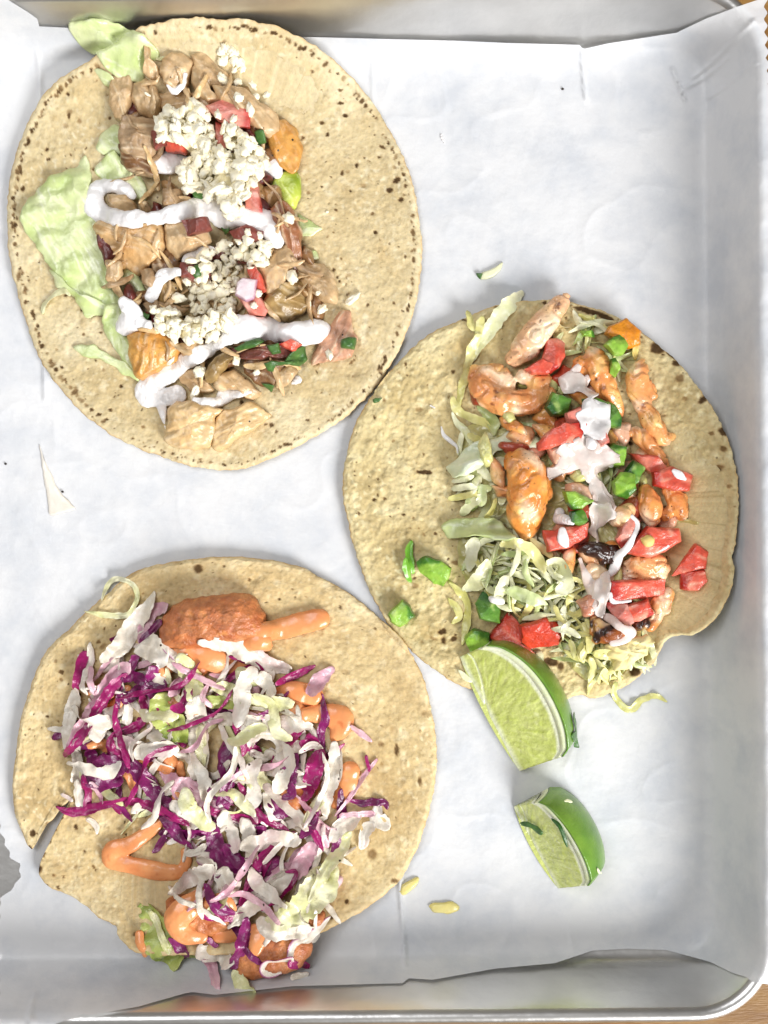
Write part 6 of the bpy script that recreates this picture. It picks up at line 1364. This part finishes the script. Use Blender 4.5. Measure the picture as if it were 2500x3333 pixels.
# ================================================================== lime wedges
def lime(P0, P1, width, face_deg, label, seed, clips=(-.9, .9), phi_peel=None, zoff=0, Rr=None, tilt=0.0, side=1, truncate=0.0):
    """a wedge: axis from P0 to P1 (view units), cut face rising to the peel on the right"""
    z = 90
    a = np.array(unp(P0[0], P0[1], z)); b = np.array(unp(P1[0], P1[1], z))
    mid = (a + b) / 2; L = np.linalg.norm(b - a); d = (b - a) / L; n = np.array([-d[1], d[0]]) * side
    Rx = width; A = L / 2
    ph1 = math.radians(face_deg)
    root = empty('lime_wedge', mid[0], mid[1], 0)
    tag(root, label, 'lime', 'lime wedges')
    NS, NR = 90, 60
    s = np.linspace(clips[0], clips[1], NS); clip = 1.0
    def prof_r(s):
        e_ = np.maximum(sstep(clips[0] + .1, clips[0], s), sstep(clips[1] - .1, clips[1], s))
        return Rx * np.sqrt(np.clip(1 - np.abs(s) ** 2.2, 0, 1)) ** 0.95 * (1 - .10 * e_ ** 2) + 1
    def place(sv, r, ph, off=0):
        """sv along the axis, r from the core, ph angle above the paper"""
        x = mid[0] + d[0] * sv * A + n[0] * r * np.cos(ph)
        y = mid[1] + d[1] * sv * A + n[1] * r * np.cos(ph)
        zz = 8 + zoff + r * np.sin(ph) + off + tilt * sv * A + 6
        return np.stack([x, y, np.maximum(zz, 7)], -1)
    # cut face (upper)
    def face(ph, up):
        t = np.linspace(0, 1, NR); SS, TT = np.meshgrid(s * clip, t, indexing='ij')
        q_ = (SS - (clips[0] + clips[1]) / 2) / ((clips[1] - clips[0]) / 2)
        rin = -16 * (1 - q_ ** 2)
        r = rin + TT * (prof_r(SS) - 22 - rin)
        V = place(SS, r, np.full_like(r, ph)).reshape(-1, 3)
        return V, SS.ravel(), TT.ravel(), r.ravel()
    def grid_faces(a_, b_, flip=False):
        ii = np.arange(a_ * b_).reshape(a_, b_)
        q = np.stack([ii[:-1, :-1].ravel(), ii[:-1, 1:].ravel(), ii[1:, 1:].ravel(), ii[1:, :-1].ravel()], 1)
        return q[:, ::-1] if flip else q
    V, SS, TT, rr_ = face(ph1, True)
    P = V.copy()
    edge_d = (1 - TT) * prof_r(SS) + 22
    endd = (1 - np.abs(SS) / clip) * A
    pith = sstep(48, 34, edge_d + 3 * nz(P, 40, seed))
    core = sstep(22, -4, rr_ + 4 * nz(P, 30, seed + 1))
    # membrane between two segments
    mt = 0.30 + 0.22 * SS
    memb = sstep(6, 2.5, np.abs(TT - 0.45 * np.clip(-SS - .05, 0, 1)) * prof_r(SS)) * (SS < -.08) * 0.8
    q = np.stack([rr_ * 0.25, SS * A, 0 * rr_], 1)
    ang = np.stack([np.arctan2(SS * A, rr_ + 40) * 120, np.hypot(rr_, SS * A) / 7, 0 * rr_], 1)
    ves = nz(ang, 7, seed + 4) + 0.5 * nz(ang, 3.5, seed + 5)
    pulp = mix(c3(214, 220, 142), c3(186, 198, 96), 0.5 + 0.55 * ves)
    pulp = mix(pulp, c3(228, 232, 168), sstep(.5, 1, nz(P, 26, seed + 6)))
    wh = c3(240, 244, 214)
    C = mix(pulp, wh, np.maximum(np.maximum(pith, core * .8), memb * .8))
    V[:, 2] += (ves * 1.8 + 2.5 * nz(P, 30, seed + 8)) * (1 - pith) * sstep(0, 12, rr_) - 4 * memb + 2 * core
    # lower cut face closes the solid
    V2, S2, T2_, r2 = face(math.radians(4), False)
    Vb = np.vstack([V, V2]); Cb = np.vstack([C, np.tile(pulp.mean(0), (len(V2), 1))])
    F = np.vstack([grid_faces(NS, NR, side < 0), grid_faces(NS, NR, side > 0) + len(V)]).tolist()
    # ends between the faces
    for e0 in (0, NS - 1):
        F += [[e0 * NR + j, e0 * NR + j + 1, len(V) + e0 * NR + j + 1, len(V) + e0 * NR + j] for j in range(NR - 1)]
    mk('pulp', Vb, F, M['lime_pulp'], Cb, root)
    # pith rim and peel
    NP = 40
    def shell(r0, r1, p0, p1, m, col, nm, sc=1.0):
        ph = np.linspace(p0, p1, NP); SS, PP = np.meshgrid(s * sc, ph, indexing='ij')
        def lay(off):
            r = prof_r(SS) + off; return place(SS, np.maximum(r, 2), PP).reshape(-1, 3)
        Vo, Vi = lay(r1), lay(r0)
        no = nz(Vo, 12, seed + 30)
        Vv = np.vstack([Vo, Vi]); k = len(Vo)
        F = grid_faces(NS, NP, side < 0).tolist() + (grid_faces(NS, NP, side > 0) + k).tolist()
        for j in (0, NP - 1):
            F += [[i * NP + j, (i + 1) * NP + j, k + (i + 1) * NP + j, k + i * NP + j] for i in range(NS - 1)]
        for i in (0, NS - 1):
            F += [[i * NP + j, i * NP + j + 1, k + i * NP + j + 1, k + i * NP + j] for j in range(NP - 1)]
        o = mk(nm, Vv, F, m, col(Vv, np.concatenate([SS.ravel()] * 2)), root)
    shell(-26, 0, math.radians(3), ph1 + 0.012, M['lime_pith'], lambda V, s_: mix(c3(242, 246, 218), c3(226, 236, 186), 0.5 + nz(V, 40, seed)), 'pith', clip)
    shell(0, 9, math.radians(2), ph1 + 0.025, M['lime_peel'], lambda V, s_: mix(mix(c3(128, 166, 58), c3(88, 134, 40), 0.5 + .8 * fbm(V, 90, seed + 2, 3)), c3(160, 190, 90), sstep(.72, 1.0, np.abs(s_)) * .5), 'peel', 1.0)
    return root
lime((1484, 2112), (1742, 2606), 236, 34, 'large lime wedge leaning on the bottom rim of the shrimp taco', 61, side=-1, clips=(-.88, .66), zoff=26, tilt=-.05)
lime((1652, 2590), (1868, 2990), 196, 52, 'small shadowed lime wedge lying alone on the paper', 62, side=-1, clips=(-.74, .62))
herb('M', [(1160, 460), (1180, 450), (1200, 520), (1200, 620), (1230, 700), (1195, 700), (1170, 640), (1140, 600), (1150, 570), (1180, 560)], 'wilted cilantro leaf stuck on the peel of the large lime wedge', 1801, None, 8, 3)
herb('M', [(820, 1215), (870, 1195), (920, 1215), (962, 1245), (950, 1272), (880, 1240), (830, 1235)], 'dark cilantro leaf on the upper end of the small lime wedge', 1802, None, 8, 3)
o = ribbon('cilantro_sprig', T('M', [(1030, 1175), (1080, 1220), (1110, 1290), (1135, 1368)]), 13, M['herb'], twocol((50, 96, 36), (34, 74, 26), 30), seed=1803, thick=6); tag(o, 'dark cilantro stem lying across the cut edge of the small lime wedge', 'cilantro')
o = ribbon('lettuce_shred', T('M', [(1310, 1460), (1330, 1500), (1355, 1525)]), 8, M['lettuce'], LC2, seed=1804, thick=4); tag(o, 'thin pale sliver on the peel of the small lime wedge', 'lettuce')
o = ribbon('lettuce_shred', T('M', [(1115, 1055), (1150, 1060), (1178, 1072)]), 9, M['lettuce'], LC2, seed=1805, thick=4); tag(o, 'tiny white shred near the tip of the small lime wedge', 'lettuce')

# ================================================================== crumbs on the paper
RICE = twocol((244, 232, 160), (234, 216, 120), 40)
for c, x, y, a, b, an, lab in [('L', 1260, 765, 84, 32, -.7, 'slanted yellow lettuce crumb beside the lower tortilla rim'), ('L', 1488, 908, 92, 38, 0, 'flat yellow lettuce crumb lying alone on the lower paper')]:
    o = chunk('lettuce_crumb', T(c, irr(x, y, a, b, an, 12, rs, .1)), 13, M['lettuce'], RICE, seed=int(x), power=3, na=2); tag(o, lab, 'lettuce')
o = chunk('lettuce_crumb', T('H', irr(1620, 275, 80, 48, 0.05, 12, rs, .08)), 14, M['cheese'], twocol((242, 232, 196), (232, 218, 170), 40), seed=5, power=3, na=2); tag(o, 'pale oval crumb on the paper at the right wall of the tray', 'crumb')
o = chunk('lettuce_crumb', T('H', irr(1625, 95, 24, 14, 0.3, 9, rs, .2)), 10, M['cheese'], WHITE, seed=6, power=3, na=2); tag(o, 'tiny white crumb above the pale oval one', 'crumb')
o = chunk('lettuce_crumb', T('E', [(1100, 130), (1120, 85), (1170, 65), (1215, 40), (1265, 10), (1250, 70), (1210, 115), (1160, 132)]), 9, M['lettuce'], leafcol((240, 240, 204), (228, 230, 176)), seed=7, power=4, na=1.5); tag(o, 'pale lettuce flake on the paper above the shrimp taco', 'lettuce')
herb('E', [(1062, 97), (1113, 92), (1103, 134), (1080, 120)], 'dark green fleck beside the pale lettuce flake', 1810, None, 8, 1)
SM = lambda V, d: mix(c3(242, 236, 226), c3(232, 222, 204), 0.5 + .8 * fbm(V, 60, 4))
o = chunk('sauce_smear', T('C', [(240, 1290), (262, 1370), (300, 1440), (340, 1540), (440, 1659), (400, 1680), (300, 1700), (280, 1560), (255, 1440)]), 5, M['cream'], SM, seed=8, power=4, na=1); tag(o, 'thin dried cream smear on the paper between the two left tacos', 'smear')
o = blob('cream_drop', [[(1437, 440, 5), (1440, 452, 6), (1447, 465, 4)]], M['cream'], WHITE, seed=9, flat=.4, smooth=3); tag(o, 'tiny white cream drop on the upper paper', 'cream')
PEP = lambda V, d: np.tile(c3(40, 30, 22), (len(V), 1))
for k, (x, y) in enumerate([(1383, 252), (190, 1510 + 12), (205, 1600), (20, 1510), (1505, 2460), (2364, 422), (2340, 290), (600 + 1590, 1100 + 0), (1962, 3192 - 30), (2125, 2250)]):
    pass
for x, y, lab in [(1831, 289, 'black pepper fleck on the upper paper'), (18, 1510, 'black pepper fleck at the left edge of the paper'), (203, 1600, 'black pepper fleck on the dried cream smear')]:
    o = chunk('pepper_fleck', irr(x, y, 4.5, 3.5, 0, 7, rs, .2), 4, M['herb'], PEP, seed=int(x), na=0, step=2, wob=0); tag(o, lab, 'pepper fleck')
